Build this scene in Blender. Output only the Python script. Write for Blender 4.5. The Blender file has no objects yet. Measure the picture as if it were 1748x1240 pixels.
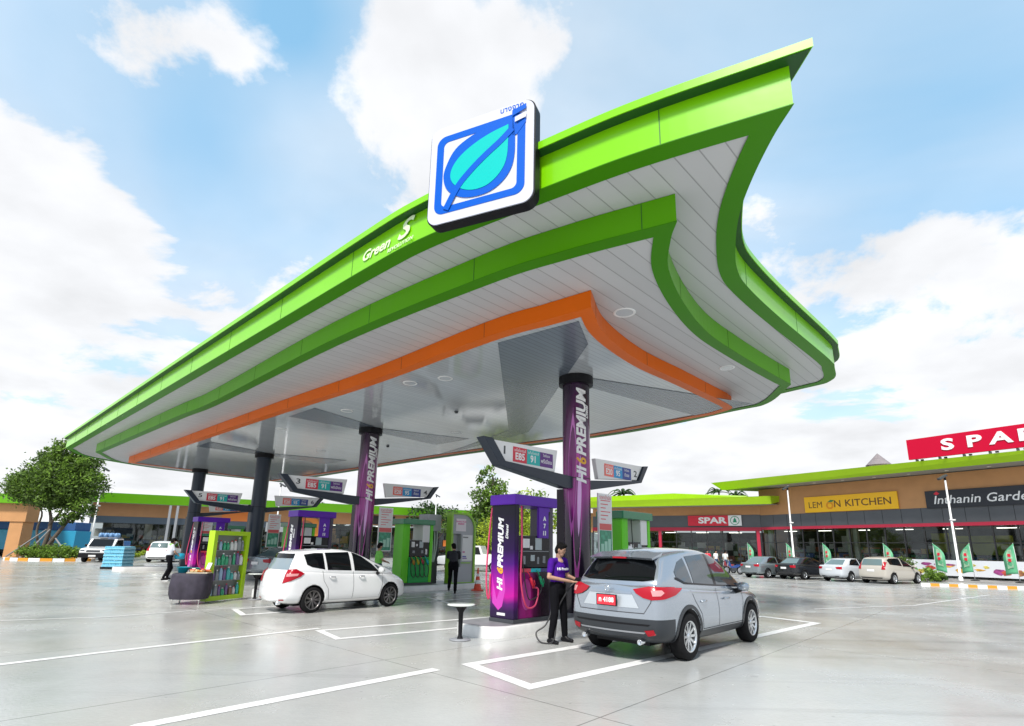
import bpy, bmesh, math, random
from mathutils import Vector, Matrix, noise
from mathutils.bvhtree import BVHTree
R = math.radians
rnd = random.Random(7)
sc = bpy.context.scene
COL = sc.collection
# ------------------------------------------------------------------ camera
F_PX, YP, YH, EYE, ROLL, CX = 920.0, 725.0, 935.0, 1.62, 0.02, 874.0
TH = math.atan2((YH - YP) * math.cos(ROLL), F_PX)
cF = Vector((0, math.cos(TH), math.sin(TH)))
_U = Vector((0, -math.sin(TH), math.cos(TH))); _R = Vector((1, 0, 0))
cR = _R * math.cos(ROLL) + _U * math.sin(ROLL)
cU = _U * math.cos(ROLL) - _R * math.sin(ROLL)
cam_d = bpy.data.cameras.new('camera'); cam = bpy.data.objects.new('camera', cam_d); COL.objects.link(cam)
cam_d.sensor_width = 36.0; cam_d.lens = F_PX / 1748 * 36
cam_d.shift_y = (YP - 620) / 1748; cam_d.clip_end = 3000; cam_d.clip_start = .1
m3 = Matrix((cR, cU, -cF)).transposed()
cam.matrix_world = Matrix.Translation((0, 0, EYE)) @ m3.to_4x4()
sc.camera = cam
# ------------------------------------------------------------------ sun, sky, exposure
SUN_EL, SUN_AZ = R(52), R(-62)            # azimuth measured from +Y towards +X
sd = Vector((math.sin(SUN_AZ) * math.cos(SUN_EL), math.cos(SUN_AZ) * math.cos(SUN_EL), math.sin(SUN_EL)))
sd = Vector((-.26, -.74, 1.0)).normalized()
SUN_EL = math.asin(sd.z); SUN_AZ = math.atan2(sd.x, sd.y)
sun_d = bpy.data.lights.new('sun', 'SUN'); sun = bpy.data.objects.new('sun', sun_d); COL.objects.link(sun)
sun_d.energy = 3.9; sun_d.angle = R(9); sun_d.color = (1, .955, .89)
sun.rotation_euler = sd.to_track_quat('Z', 'Y').to_euler()
w = bpy.data.worlds.new('World'); sc.world = w; w.use_nodes = True
nt = w.node_tree; nt.nodes.clear()
def N(t, typ, **kw):
    n = t.nodes.new(typ)
    for k, v in kw.items(): setattr(n, k, v)
    return n
out = N(nt, 'ShaderNodeOutputWorld'); bg = N(nt, 'ShaderNodeBackground'); bg.inputs[1].default_value = .105
sky = N(nt, 'ShaderNodeTexSky', sky_type='NISHITA', sun_disc=False)
sky.sun_elevation = SUN_EL; sky.sun_rotation = SUN_AZ; sky.air_density = 1.0; sky.dust_density = .6; sky.ozone_density = 1.2
tc = N(nt, 'ShaderNodeTexCoord')
def M(t, op, a, b=None, c=None, clamp=False):
    n = N(t, 'ShaderNodeMath', operation=op); n.use_clamp = clamp
    for i, v in enumerate((a, b, c)):
        if v is None: continue
        if isinstance(v, (int, float)): n.inputs[i].default_value = v
        else: t.links.new(v, n.inputs[i])
    return n.outputs[0]
sep = N(nt, 'ShaderNodeSeparateXYZ'); nt.links.new(tc.outputs['Generated'], sep.inputs[0])
zz = M(nt, 'ADD', M(nt, 'MAXIMUM', sep.outputs[2], 0), .22)
cx_, cy_ = M(nt, 'DIVIDE', sep.outputs[0], zz), M(nt, 'DIVIDE', sep.outputs[1], zz)
cmb = N(nt, 'ShaderNodeCombineXYZ'); nt.links.new(cx_, cmb.inputs[0]); nt.links.new(cy_, cmb.inputs[1])
nz = N(nt, 'ShaderNodeTexNoise'); nz.inputs['Scale'].default_value = 1.9; nz.inputs['Detail'].default_value = 12
nz.inputs['Roughness'].default_value = .60; nz.inputs['Distortion'].default_value = .25
nt.links.new(cmb.outputs[0], nz.inputs['Vector'])
def raydir(x, y): return (cR * (x - CX) + cU * (YP - y) + cF * F_PX).normalized()
acc = M(nt, 'MULTIPLY', nz.outputs[0], 1.0)
# broad cloud banks and clear patches of that day's sky, as directions
for px, py, amt, rad in ((50, 330, .26, .16), (150, 440, .14, .12), (240, 120, .34, .10), (420, 90, .18, .07), (760, 200, .14, .1), (640, 110, .17, .16), (860, 60, .12, .07), (1560, 420, .10, .08), (400, 330, -.06, .12), (560, 380, -.06, .12), (500, 0, -.30, .09), (330, 230, -.16, .13), (260, 330, -.10, .10), (1480, 200, -.26, .26), (1080, 50, -.10, .18), (1640, 400, .22, .16), (1310, 330, .24, .09), (1600, 620, .12, .3), (1500, 480, -.08, .12), (1720, 260, -.1, .1), (1690, 190, -.2, .14), (60, 60, -.16, .13), (150, 170, -.08, .06)):
    d = raydir(px, py)
    vm = N(nt, 'ShaderNodeVectorMath', operation='DISTANCE'); nt.links.new(tc.outputs['Generated'], vm.inputs[0]); vm.inputs[1].default_value = d
    e = M(nt, 'EXPONENT', M(nt, 'MULTIPLY', M(nt, 'POWER', M(nt, 'DIVIDE', vm.outputs['Value'], rad), 2), -1))
    acc = M(nt, 'ADD', acc, M(nt, 'MULTIPLY', e, amt))
low = M(nt, 'SUBTRACT', 1, M(nt, 'MULTIPLY', sep.outputs[2], 2.6), clamp=True)   # thickening toward the horizon
acc = M(nt, 'ADD', acc, M(nt, 'MULTIPLY', M(nt, 'POWER', low, 1.8), .5))
mr = N(nt, 'ShaderNodeMapRange', interpolation_type='SMOOTHSTEP'); nt.links.new(acc, mr.inputs[0])
mr.inputs[1].default_value = .49; mr.inputs[2].default_value = .60
nz2 = N(nt, 'ShaderNodeTexNoise'); nz2.inputs['Scale'].default_value = 3.2; nz2.inputs['Detail'].default_value = 6
nt.links.new(cmb.outputs[0], nz2.inputs['Vector'])
cr = N(nt, 'ShaderNodeMapRange'); nt.links.new(nz2.outputs[0], cr.inputs[0]); cr.inputs[1].default_value = .3; cr.inputs[2].default_value = .65
cr.inputs[3].default_value = 6.3; cr.inputs[4].default_value = 7.9
ccol = N(nt, 'ShaderNodeCombineXYZ')
nt.links.new(M(nt, 'MULTIPLY', cr.outputs[0], .975), ccol.inputs[0]); nt.links.new(M(nt, 'MULTIPLY', cr.outputs[0], .99), ccol.inputs[1]); nt.links.new(M(nt, 'MULTIPLY', cr.outputs[0], 1.02), ccol.inputs[2])
skm = N(nt, 'ShaderNodeMix', data_type='RGBA', blend_type='ADD'); skm.inputs[0].default_value = 1
nt.links.new(sky.outputs[0], skm.inputs[6]); skm.inputs[7].default_value = (1.3, 2.9, 3.9, 1)     # bright tropical haze
vl = N(nt, 'ShaderNodeTexNoise'); vl.inputs['Scale'].default_value = .9; vl.inputs['Detail'].default_value = 5; vl.inputs['Distortion'].default_value = .6; nt.links.new(cmb.outputs[0], vl.inputs['Vector'])
veil = M(nt, 'ADD', M(nt, 'MULTIPLY', M(nt, 'SUBTRACT', vl.outputs[0], .20), 1.9, clamp=True), M(nt, 'MULTIPLY', low, .35), clamp=True)
for px, py, amt, rad in ((1640, 160, .34, .27), (500, 0, .50, .10), (330, 230, .22, .10), (50, 60, .12, .12), (1080, 40, .10, .15)):
    vm = N(nt, 'ShaderNodeVectorMath', operation='DISTANCE'); nt.links.new(tc.outputs['Generated'], vm.inputs[0]); vm.inputs[1].default_value = raydir(px, py)
    veil = M(nt, 'SUBTRACT', veil, M(nt, 'MULTIPLY', M(nt, 'EXPONENT', M(nt, 'MULTIPLY', M(nt, 'POWER', M(nt, 'DIVIDE', vm.outputs['Value'], rad), 2), -1)), amt), clamp=True)
fac = M(nt, 'MAXIMUM', mr.outputs[0], M(nt, 'MULTIPLY', veil, .86))
mx = N(nt, 'ShaderNodeMix', data_type='RGBA'); nt.links.new(fac, mx.inputs[0])
nt.links.new(skm.outputs[2], mx.inputs[6]); nt.links.new(ccol.outputs[0], mx.inputs[7])
nt.links.new(mx.outputs[2], bg.inputs[0]); nt.links.new(bg.outputs[0], out.inputs[0])
sc.view_settings.view_transform = 'Standard'; sc.view_settings.look = 'None'; sc.view_settings.gamma = 1
sc.view_settings.exposure = .38
# ------------------------------------------------------------------ survey helpers: photo direction -> a real point at its own depth
def ray(x, y): return cR * (x - CX) + cU * (YP - y) + cF * F_PX
def G(x, y, z=0.0):
    r = ray(x, y); k = (z - EYE) / r.z; return Vector((r.x * k, r.y * k, z))
def AtY(x, y, Y):
    r = ray(x, y); k = Y / r.y; return Vector((r.x * k, Y, EYE + r.z * k))
class Plane:                     # a vertical plane: origin p, horizontal direction d
    def __init__(s, p, d): s.p = Vector(p[:2]); s.d = Vector(d[:2]).normalized(); s.n = Vector((-s.d.y, s.d.x)); s.rz = math.atan2(s.d.y, s.d.x)
    def __call__(s, x, y, off=0.0):
        r = ray(x, y); p0 = s.p - s.n * off; k = s.n.dot(p0) / s.n.dot(Vector(r[:2])); P = Vector(r[:2]) * k
        return (P - s.p).dot(s.d), EYE + r.z * k
    def world(s, a, n=0.0, z=0.0): q = s.p + s.d * a + s.n * n; return Vector((q.x, q.y, z))
# ------------------------------------------------------------------ materials
MATS = {}
def mat(name, col, rough=.5, metal=0.0, coat=0.0, noise_amt=0.0, nscale=4.0, bump=0.0, bscale=40.0, emit=0.0, alpha=1.0, spec=None, trans=0.0):
    if name in MATS: return MATS[name]
    m = bpy.data.materials.new(name); m.use_nodes = True; t = m.node_tree; b = t.nodes['Principled BSDF']
    c4 = (*col, 1)
    b.inputs['Base Color'].default_value = c4; b.inputs['Roughness'].default_value = rough; b.inputs['Metallic'].default_value = metal
    b.inputs['Coat Weight'].default_value = coat; b.inputs['Coat Roughness'].default_value = .06
    if spec is not None: b.inputs['Specular IOR Level'].default_value = spec
    if trans: b.inputs['Transmission Weight'].default_value = trans
    if emit: b.inputs['Emission Color'].default_value = c4; b.inputs['Emission Strength'].default_value = emit
    if alpha < 1: b.inputs['Alpha'].default_value = alpha
    if noise_amt or bump:
        tcx = N(t, 'ShaderNodeTexCoord')
    if noise_amt:
        n = N(t, 'ShaderNodeTexNoise'); n.inputs['Scale'].default_value = nscale; n.inputs['Detail'].default_value = 6
        t.links.new(tcx.outputs['Object'], n.inputs['Vector'])
        mxn = N(t, 'ShaderNodeMapRange'); t.links.new(n.outputs[0], mxn.inputs[0]); mxn.inputs[1].default_value = .3; mxn.inputs[2].default_value = .7
        mxn.inputs[3].default_value = 1 - noise_amt; mxn.inputs[4].default_value = 1 + noise_amt * .6
        v = N(t, 'ShaderNodeVectorMath', operation='SCALE'); v.inputs[0].default_value = col; t.links.new(mxn.outputs[0], v.inputs['Scale'])
        t.links.new(v.outputs[0], b.inputs['Base Color'])
    if bump:
        n2 = N(t, 'ShaderNodeTexNoise'); n2.inputs['Scale'].default_value = bscale; n2.inputs['Detail'].default_value = 4
        t.links.new(tcx.outputs['Object'], n2.inputs['Vector'])
        bp = N(t, 'ShaderNodeBump'); bp.inputs['Strength'].default_value = bump; bp.inputs['Distance'].default_value = .02
        t.links.new(n2.outputs[0], bp.inputs['Height']); t.links.new(bp.outputs[0], b.inputs['Normal'])
    MATS[name] = m; return m
def ramp_mat(name, axis, stops, lo, hi, rough=.3, wob=0.0, coat=0.0):
    """printed wrap: colour ramp along one object axis between lo and hi, wob = wavy edge"""
    m = mat(name, (1, 1, 1), rough, coat=coat); t = m.node_tree; b = t.nodes['Principled BSDF']
    tcx = N(t, 'ShaderNodeTexCoord'); s = N(t, 'ShaderNodeSeparateXYZ'); t.links.new(tcx.outputs['Object'], s.inputs[0])
    v = s.outputs['XYZ'.index(axis)]
    if wob:
        n = N(t, 'ShaderNodeTexNoise'); n.inputs['Scale'].default_value = 1.6; n.inputs['Detail'].default_value = 1
        mp = N(t, 'ShaderNodeMapping'); mp.inputs['Scale'].default_value = (2.2, 2.2, .25); t.links.new(tcx.outputs['Object'], mp.inputs[0]); t.links.new(mp.outputs[0], n.inputs['Vector'])
        v = M(t, 'ADD', v, M(t, 'MULTIPLY', M(t, 'SUBTRACT', n.outputs[0], .5), wob))
    mr_ = N(t, 'ShaderNodeMapRange'); t.links.new(v, mr_.inputs[0]); mr_.inputs[1].default_value = lo; mr_.inputs[2].default_value = hi
    r = N(t, 'ShaderNodeValToRGB'); t.links.new(mr_.outputs[0], r.inputs[0]); el = r.color_ramp.elements
    for i, (p, c) in enumerate(stops):
        e = el[i] if i < 2 else el.new(p)
        e.position = p; e.color = (*c, 1)
    t.links.new(r.outputs[0], b.inputs['Base Color']); return m
LIME = (.20, .62, .012); LIME2 = (.15, .50, .008)
m_lime = mat('lime_panel', (.19, .56, .001), .3, coat=.3, spec=.22, noise_amt=.06, nscale=.6, bump=.25, bscale=.7)
m_green = mat('green_panel', (.048, .22, .001), .4, spec=.15, noise_amt=.06, nscale=.5)
m_mid = mat('mid_green_panel', (.10, .37, .001), .32, spec=.2, noise_amt=.07, nscale=.5, bump=.25, bscale=.7)
m_orange = mat('orange_panel', (.72, .13, .002), .4, spec=.18, noise_amt=.05, nscale=.5)
m_white = mat('white_paint', (.8, .8, .8), .4)
m_black = mat('black_plastic', (.008, .008, .010), .45, spec=.2)
m_blackg = mat('black_gloss', (.006, .006, .009), .1, spec=.25)
m_slate = mat('slate_paint', (.020, .030, .048), .32, spec=.35)
m_dark = mat('dark_grey', (.05, .055, .062), .5)
m_grey = mat('mid_grey', (.25, .26, .28), .5)
m_chrome = mat('bright_metal', (.75, .76, .78), .18, metal=1)
m_rubber = mat('tyre_rubber', (.010, .010, .011), .8, spec=.15, noise_amt=.15, nscale=30)
m_glass = mat('dark_glass', (.012, .015, .018), .03, spec=.9)
m_purple = mat('purple_panel', (.10, .015, .36), .35, spec=.3)
m_red = mat('red_paint', (.62, .01, .035), .35)
m_redl = mat('red_lens', (.34, .002, .012), .22, spec=.4)
m_skin = mat('skin', (.42, .24, .16), .5, noise_amt=.08, nscale=9)
m_hair = mat('black_hair', (.008, .007, .007), .8, spec=.1)
m_yellow = mat('yellow_sign', (.92, .50, .004), .4)
m_concrete = mat('kerb_concrete', (.42, .42, .41), .5, noise_amt=.2, nscale=5, bump=.15)
m_mark = mat('road_marking_paint', (.74, .74, .73), .42, noise_amt=.14, nscale=7)
# ------------------------------------------------------------------ mesh builder
class MB:
    def __init__(s): s.v = []; s.f = []; s.m = []; s.cur = 0; s.smooth = []
    def mi(s, i): s.cur = i; return s
    def add(s, vs, fs, sm=False):
        o = len(s.v); s.v += [Vector(v) for v in vs]
        for f in fs: s.f.append([i + o for i in f]); s.m.append(s.cur); s.smooth.append(sm)
        return s
    def box(s, c, d, rot=None, taper=1.0):
        x, y, z = d[0] / 2, d[1] / 2, d[2] / 2
        vs = [Vector((a * x * (taper if k > 0 else 1), b * y * (taper if k > 0 else 1), k * z)) for k in (-1, 1) for b in (-1, 1) for a in (-1, 1)]
        if rot is not None: vs = [rot @ v for v in vs]
        vs = [v + Vector(c) for v in vs]
        return s.add(vs, [(0, 2, 3, 1), (4, 5, 7, 6), (0, 1, 5, 4), (2, 6, 7, 3), (0, 4, 6, 2), (1, 3, 7, 5)])
    def bx(s, x0, x1, y0, y1, z0, z1): return s.box(((x0 + x1) / 2, (y0 + y1) / 2, (z0 + z1) / 2), (abs(x1 - x0), abs(y1 - y0), abs(z1 - z0)))
    def prism(s, poly, z0, z1, top=True, bot=True, f=None):
        n = len(poly); vs = [(p[0], p[1], z0) for p in poly] + [(p[0], p[1], z1) for p in poly]
        if f: vs = [f(Vector(v)) for v in vs]
        fs = [(i, (i + 1) % n, n + (i + 1) % n, n + i) for i in range(n)]
        if bot: fs.append(tuple(range(n))[::-1])
        if top: fs.append(tuple(range(n, 2 * n)))
        return s.add(vs, fs)
    def xz(s, poly, y0, y1):        # polygon in the x,z plane, thickness in y
        return s.prism(poly, y0, y1, f=lambda v: Vector((v.x, v.z, v.y)))
    def yz(s, poly, x0, x1):
        return s.prism(poly, x0, x1, f=lambda v: Vector((v.z, v.x, v.y)))
    def tube(s, pts, r, n=8, caps=True):
        pts = [Vector(p) for p in pts]; L = len(pts); rr = r if isinstance(r, (list, tuple)) else [r] * L
        up = Vector((0, 0, 1)); vs = []; prev = None
        for i, p in enumerate(pts):
            t = (pts[min(i + 1, L - 1)] - pts[max(i - 1, 0)]); t = t.normalized() if t.length > 1e-9 else Vector((0, 0, 1))
            a = prev if prev is not None else (Vector((1, 0, 0)) if abs(t.x) < .9 else Vector((0, 1, 0)))
            a = (a - t * a.dot(t)); a = a.normalized() if a.length > 1e-6 else t.orthogonal().normalized()
            b = t.cross(a); prev = a
            for k in range(n): q = 2 * math.pi * k / n; vs.append(p + (a * math.cos(q) + b * math.sin(q)) * rr[i])
        fs = [(i * n + k, i * n + (k + 1) % n, (i + 1) * n + (k + 1) % n, (i + 1) * n + k) for i in range(L - 1) for k in range(n)]
        s.add(vs, fs, True)
        if caps:
            o = len(s.v) - len(vs); s.f += [[o + k for k in range(n)][::-1], [o + (L - 1) * n + k for k in range(n)]]; s.m += [s.cur] * 2; s.smooth += [False] * 2
        return s
    def lathe(s, prof, n=24, c=(0, 0, 0), axis='z', sm=True):    # prof: (radius, height)
        vs = []
        for r, h in prof:
            for k in range(n):
                q = 2 * math.pi * k / n; x, y, z = r * math.cos(q), r * math.sin(q), h
                if axis == 'y': x, y, z = x, z, y
                if axis == 'x': x, y, z = z, x, y
                vs.append(Vector((x, y, z)) + Vector(c))
        L = len(prof); fs = [(i * n + k, i * n + (k + 1) % n, (i + 1) * n + (k + 1) % n, (i + 1) * n + k) for i in range(L - 1) for k in range(n)]
        return s.add(vs, fs, sm)
    def build(s, name, mats, parent=None, loc=None, rz=None, bevel=0.0, world=False, autosm=False):
        me = bpy.data.meshes.new(name); vs = s.v
        if world and parent is not None: inv = world_of(parent).inverted(); vs = [inv @ v for v in vs]
        me.from_pydata([tuple(v) for v in vs], [], s.f)
        if not isinstance(mats, (list, tuple)): mats = [mats]
        for m in mats: me.materials.append(m)
        for p, mi_, sm in zip(me.polygons, s.m, s.smooth): p.material_index = mi_; p.use_smooth = sm
        me.validate(); bm = bmesh.new(); bm.from_mesh(me); bmesh.ops.recalc_face_normals(bm, faces=bm.faces)
        if bevel:
            es = [e for e in bm.edges if len(e.link_faces) == 2 and e.calc_face_angle(0) > .5]
            bmesh.ops.bevel(bm, geom=es, offset=bevel, segments=2, affect='EDGES', profile=.7, clamp_overlap=True)
        bm.to_mesh(me); bm.free()
        o = bpy.data.objects.new(name, me); COL.objects.link(o)
        if parent is not None: o.parent = parent
        if loc is not None: o.location = loc
        if rz is not None: o.rotation_euler.z = rz
        return o
def world_of(o):
    m = Matrix.Translation(o.location) @ o.rotation_euler.to_matrix().to_4x4() @ Matrix.Diagonal((*o.scale, 1))
    return world_of(o.parent) @ m if o.parent else m
def thing(name, label, cat, loc=(0, 0, 0), rz=0.0, group=None, scale=1.0):
    o = bpy.data.objects.new(name, None); COL.objects.link(o); o.location = loc; o.rotation_euler = (0, 0, rz); o.scale = (scale,) * 3
    o['label'] = label; o['category'] = cat
    if group: o['group'] = group
    return o
def tag(o, label, cat, group=None): 
    o['label'] = label; o['category'] = cat
    if group: o['group'] = group
    return o
def struct(o): o['kind'] = 'structure'; return o
def kids(o): return [c for c in bpy.data.objects if c.parent == o]
def dup(root, loc, rz=None, label=None, group=None):
    def cp(o, par):
        c = o.copy(); COL.objects.link(c)
        if par is not None: c.parent = par
        for k in kids_cache(o): cp(k, c)
        return c
    r = cp(root, None); r.location = loc
    if rz is not None: r.rotation_euler.z = rz
    if label: r['label'] = label
    if group: r['group'] = group
    return r
_kc = {}
def kids_cache(o):
    if o.name not in _kc: _kc[o.name] = kids(o)
    return _kc[o.name]
def text(s, size, m, parent=None, name='lettering', M4=None, ext=.004, align='CENTER', shear=0.0, bold=0.0, sx=1.0, fn=None, world=False, space=1.0, valign='CENTER'):
    cu = bpy.data.curves.new('t', 'FONT'); cu.body = s; cu.size = size; cu.align_x = align; cu.align_y = valign; cu.extrude = ext; cu.shear = shear; cu.offset = bold; cu.space_character = space
    cu.resolution_u = 3
    o = bpy.data.objects.new('t', cu); COL.objects.link(o); bpy.context.view_layer.update()
    dg = bpy.context.evaluated_depsgraph_get(); me = bpy.data.meshes.new_from_object(o.evaluated_get(dg), depsgraph=dg)
    bpy.data.objects.remove(o); bpy.data.curves.remove(cu)
    if fn:      # enough cuts for the letters to follow the curve
        bm = bmesh.new(); bm.from_mesh(me)
        for k in range(-14, 15): bmesh.ops.bisect_plane(bm, geom=bm.verts[:] + bm.edges[:] + bm.faces[:], plane_co=(0, k * .03 + .001, 0), plane_no=(0, 1, 0))
        bm.to_mesh(me); bm.free()
    for v in me.vertices:
        c = v.co.copy(); c.x *= sx
        if fn: c = fn(c)
        if M4: c = M4 @ c
        v.co = c
    if world and parent is not None: me.transform(world_of(parent).inverted())
    me.materials.clear(); me.materials.append(m); me.name = name
    ob = bpy.data.objects.new(name, me); COL.objects.link(ob)
    if parent is not None: ob.parent = parent
    return ob
def fr(o, xa, up):     # frame matrix: text x axis, text up axis, origin
    xa = Vector(xa).normalized(); up = Vector(up); up = (up - xa * up.dot(xa)).normalized(); n = xa.cross(up)
    m = Matrix((xa, up, n)).transposed().to_4x4(); m.translation = Vector(o); return m
def catmull(pts, k=6, closed=False):
    P = [Vector(p) for p in pts]; out_ = []
    n = len(P)
    for i in range(n if closed else n - 1):
        p0 = P[(i - 1) % n] if closed or i > 0 else P[0] * 2 - P[1]; p1 = P[i]; p2 = P[(i + 1) % n]; p3 = P[(i + 2) % n] if closed or i + 2 < n else P[-1] * 2 - P[-2]
        for j in range(k):
            t = j / k; out_.append(.5 * ((2 * p1) + (p2 - p0) * t + (2 * p0 - 5 * p1 + 4 * p2 - p3) * t * t + (3 * p1 - p0 - 3 * p2 + p3) * t ** 3))
    if not closed: out_.append(P[-1])
    return out_
# ------------------------------------------------------------------ ground
def ground_material():
    m = mat('polished_concrete', (.42, .42, .41), .3); t = m.node_tree; b = t.nodes['Principled BSDF']
    tcx = N(t, 'ShaderNodeTexCoord')
    def noi(sc_, det=6, dist=0.0, mapscale=None, rough=.55):
        n = N(t, 'ShaderNodeTexNoise'); n.inputs['Scale'].default_value = sc_; n.inputs['Detail'].default_value = det; n.inputs['Distortion'].default_value = dist; n.inputs['Roughness'].default_value = rough
        if mapscale:
            mp = N(t, 'ShaderNodeMapping'); mp.inputs['Scale'].default_value = mapscale; mp.inputs['Rotation'].default_value = (0, 0, R(47)); t.links.new(tcx.outputs['Object'], mp.inputs[0]); t.links.new(mp.outputs[0], n.inputs['Vector'])
        else: t.links.new(tcx.outputs['Object'], n.inputs['Vector'])
        return n.outputs[0]
    a = M(t, 'MULTIPLY', M(t, 'SUBTRACT', noi(.35, 5, .4), .5), .42)
    a = M(t, 'ADD', a, M(t, 'MULTIPLY', M(t, 'SUBTRACT', noi(1.7, 8, .2, rough=.7), .5), .17))
    a = M(t, 'ADD', a, M(t, 'MULTIPLY', M(t, 'SUBTRACT', noi(14, 6, 0, rough=.7), .5), .12))
    a = M(t, 'ADD', a, M(t, 'MULTIPLY', M(t, 'SUBTRACT', noi(1.0, 4, .5, (.25, 2.2, 1)), .5), .10))    # faint wheel smears along the lanes
    # slab joints: thin darker sawn lines, 5 m grid turned with the islands
    mp = N(t, 'ShaderNodeMapping'); mp.inputs['Rotation'].default_value = (0, 0, R(-47)); mp.inputs['Location'].default_value = (1.3, .4, 0); t.links.new(tcx.outputs['Object'], mp.inputs[0])
    sx_ = N(t, 'ShaderNodeSeparateXYZ'); t.links.new(mp.outputs[0], sx_.inputs[0])
    def joint(v, per):
        q = M(t, 'ABSOLUTE', M(t, 'SUBTRACT', M(t, 'FRACT', M(t, 'DIVIDE', v, per)), .5))
        return M(t, 'GREATER_THAN', q, .5 - .009 / per)
    j = M(t, 'MAXIMUM', joint(sx_.outputs[0], 6.2), joint(sx_.outputs[1], 3.7))
    a = M(t, 'SUBTRACT', a, M(t, 'MULTIPLY', j, .5))
    # dark stains: round drips, mostly small
    vo = N(t, 'ShaderNodeTexVoronoi'); vo.inputs['Scale'].default_value = .8; t.links.new(tcx.outputs['Object'], vo.inputs['Vector'])
    st = M(t, 'LESS_THAN', M(t, 'ADD', vo.outputs['Distance'], M(t, 'MULTIPLY', noi(6, 3), .06)), .075)
    a = M(t, 'SUBTRACT', a, M(t, 'MULTIPLY', st, .17))
    vo2 = N(t, 'ShaderNodeTexVoronoi'); vo2.inputs['Scale'].default_value = 3.1; t.links.new(tcx.outputs['Object'], vo2.inputs['Vector'])
    a = M(t, 'SUBTRACT', a, M(t, 'MULTIPLY', M(t, 'LESS_THAN', M(t, 'ADD', vo2.outputs['Distance'], M(t, 'MULTIPLY', noi(9, 3), .12)), .115), .20))
    # tyre smears: long soft darker streaks along the lanes
    tyre = M(t, 'MULTIPLY', M(t, 'SUBTRACT', noi(1.0, 7, .3, (.06, 1.5, 1), .6), .55, clamp=True), 1.5)
    a = M(t, 'SUBTRACT', a, tyre)
    crk = M(t, 'LESS_THAN', M(t, 'ABSOLUTE', M(t, 'SUBTRACT', noi(.33, 5, 1.2), .5)), .0016)
    val = M(t, 'ADD', a, 1.0)
    v = N(t, 'ShaderNodeVectorMath', operation='SCALE'); v.inputs[0].default_value = (.425, .423, .414); t.links.new(val, v.inputs['Scale'])
    hx = N(t, 'ShaderNodeMix', data_type='RGBA', blend_type='MULTIPLY'); hx.inputs[0].default_value = 1; t.links.new(v.outputs[0], hx.inputs[6])
    hr = N(t, 'ShaderNodeValToRGB'); t.links.new(noi(.22, 3, .3), hr.inputs[0]); hr.color_ramp.elements[0].position = .38; hr.color_ramp.elements[1].position = .62
    hr.color_ramp.elements[0].color = (.95, .985, 1, 1); hr.color_ramp.elements[1].color = (1, .985, .935, 1); t.links.new(hr.outputs[0], hx.inputs[7]); t.links.new(hx.outputs[2], b.inputs['Base Color'])
    rr = M(t, 'ADD', M(t, 'MULTIPLY', noi(.6, 6, .3), .50), -.07, clamp=True)
    rr = M(t, 'ADD', rr, M(t, 'MULTIPLY', noi(9, 5), .08))
    t.links.new(rr, b.inputs['Roughness']); b.inputs['Specular IOR Level'].default_value = .62
    bp = N(t, 'ShaderNodeBump'); bp.inputs['Strength'].default_value = .25; bp.inputs['Distance'].default_value = .01
    t.links.new(noi(22, 4), bp.inputs['Height']); t.links.new(bp.outputs[0], b.inputs['Normal'])
    return m
g = MB().add([(-1500, -300, 0), (1500, -300, 0), (1500, 2400, 0), (-1500, 2400, 0)], [(0, 1, 2, 3)]).build('ground', ground_material()); struct(g)
CD = Vector((math.sin(R(43.5)), math.cos(R(43.5)), 0))      # the direction cars drive through
CN = Vector((-CD.y, CD.x, 0))
RZ = math.atan2(CD.y, CD.x)
def strip(name, pts, wd=.16, z=.004, closed=False):
    pts = [Vector((p[0], p[1], 0)) for p in pts]; n = len(pts); L = []; Rr = []
    for i in range(n):
        a = pts[i - 1] if (i or closed) else None; c = pts[(i + 1) % n] if (i < n - 1 or closed) else None
        d1 = (pts[i] - a).normalized() if a is not None else None; d2 = (c - pts[i]).normalized() if c is not None else None
        if d1 is None: d1 = d2
        if d2 is None: d2 = d1
        nn = Vector((-(d1 + d2).y, (d1 + d2).x, 0)).normalized(); k = (wd / 2) / max(.35, nn.dot(Vector((-d1.y, d1.x, 0))))
        L.append(pts[i] + nn * k); Rr.append(pts[i] - nn * k)
    mb = MB(); zz_ = Vector((0, 0, z))
    mb.add([p + zz_ for p in L] + [p + zz_ for p in Rr], [(i, (i + 1) % n, n + (i + 1) % n, n + i) for i in range(n if closed else n - 1)])
    return struct(mb.build(name, m_mark))
# bay marking in front of the near island (beside the silver car)
A0, A1, A2 = G(802, 1135), G(905, 1173), G(1393, 1064); A3 = A2 + (A0 - A1)
strip('bay_marking', [A1.lerp(A0, 0), A2, A3, A0], .19, closed=True)
B0, B1 = G(545, 1077), G(577, 1091); bd = (G(775, 1073) - B1).normalized()
strip('bay_marking', [B1 + bd * 9, B1, B0, B0 + bd * 9], .14)
C0, C1 = G(400, 1040), G(415, 1050); cd_ = (G(560, 1041) - C1).normalized()
strip('bay_marking', [C1 + CD * 8.5, C1, C0, C0 + CD * 8.5], .14)
strip('bay_marking', [G(730, 1020), G(775, 1033)], .13)
strip('lane_marking', [G(180, 1262), G(240, 1240), G(500, 1190), G(745, 1143)], .17)
strip('lane_marking', [G(-60, 1142), G(0, 1135), G(160, 1116), G(320, 1098), G(545, 1073)], .13, z=.0045)
strip('lane_marking', [G(0, 1060), G(180, 1054), G(330, 1043), G(430, 1036)], .07, z=.0045)
strip('lane_marking', [G(1390, 1040), G(1560, 1034), G(1690, 1016)], .07)
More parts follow.
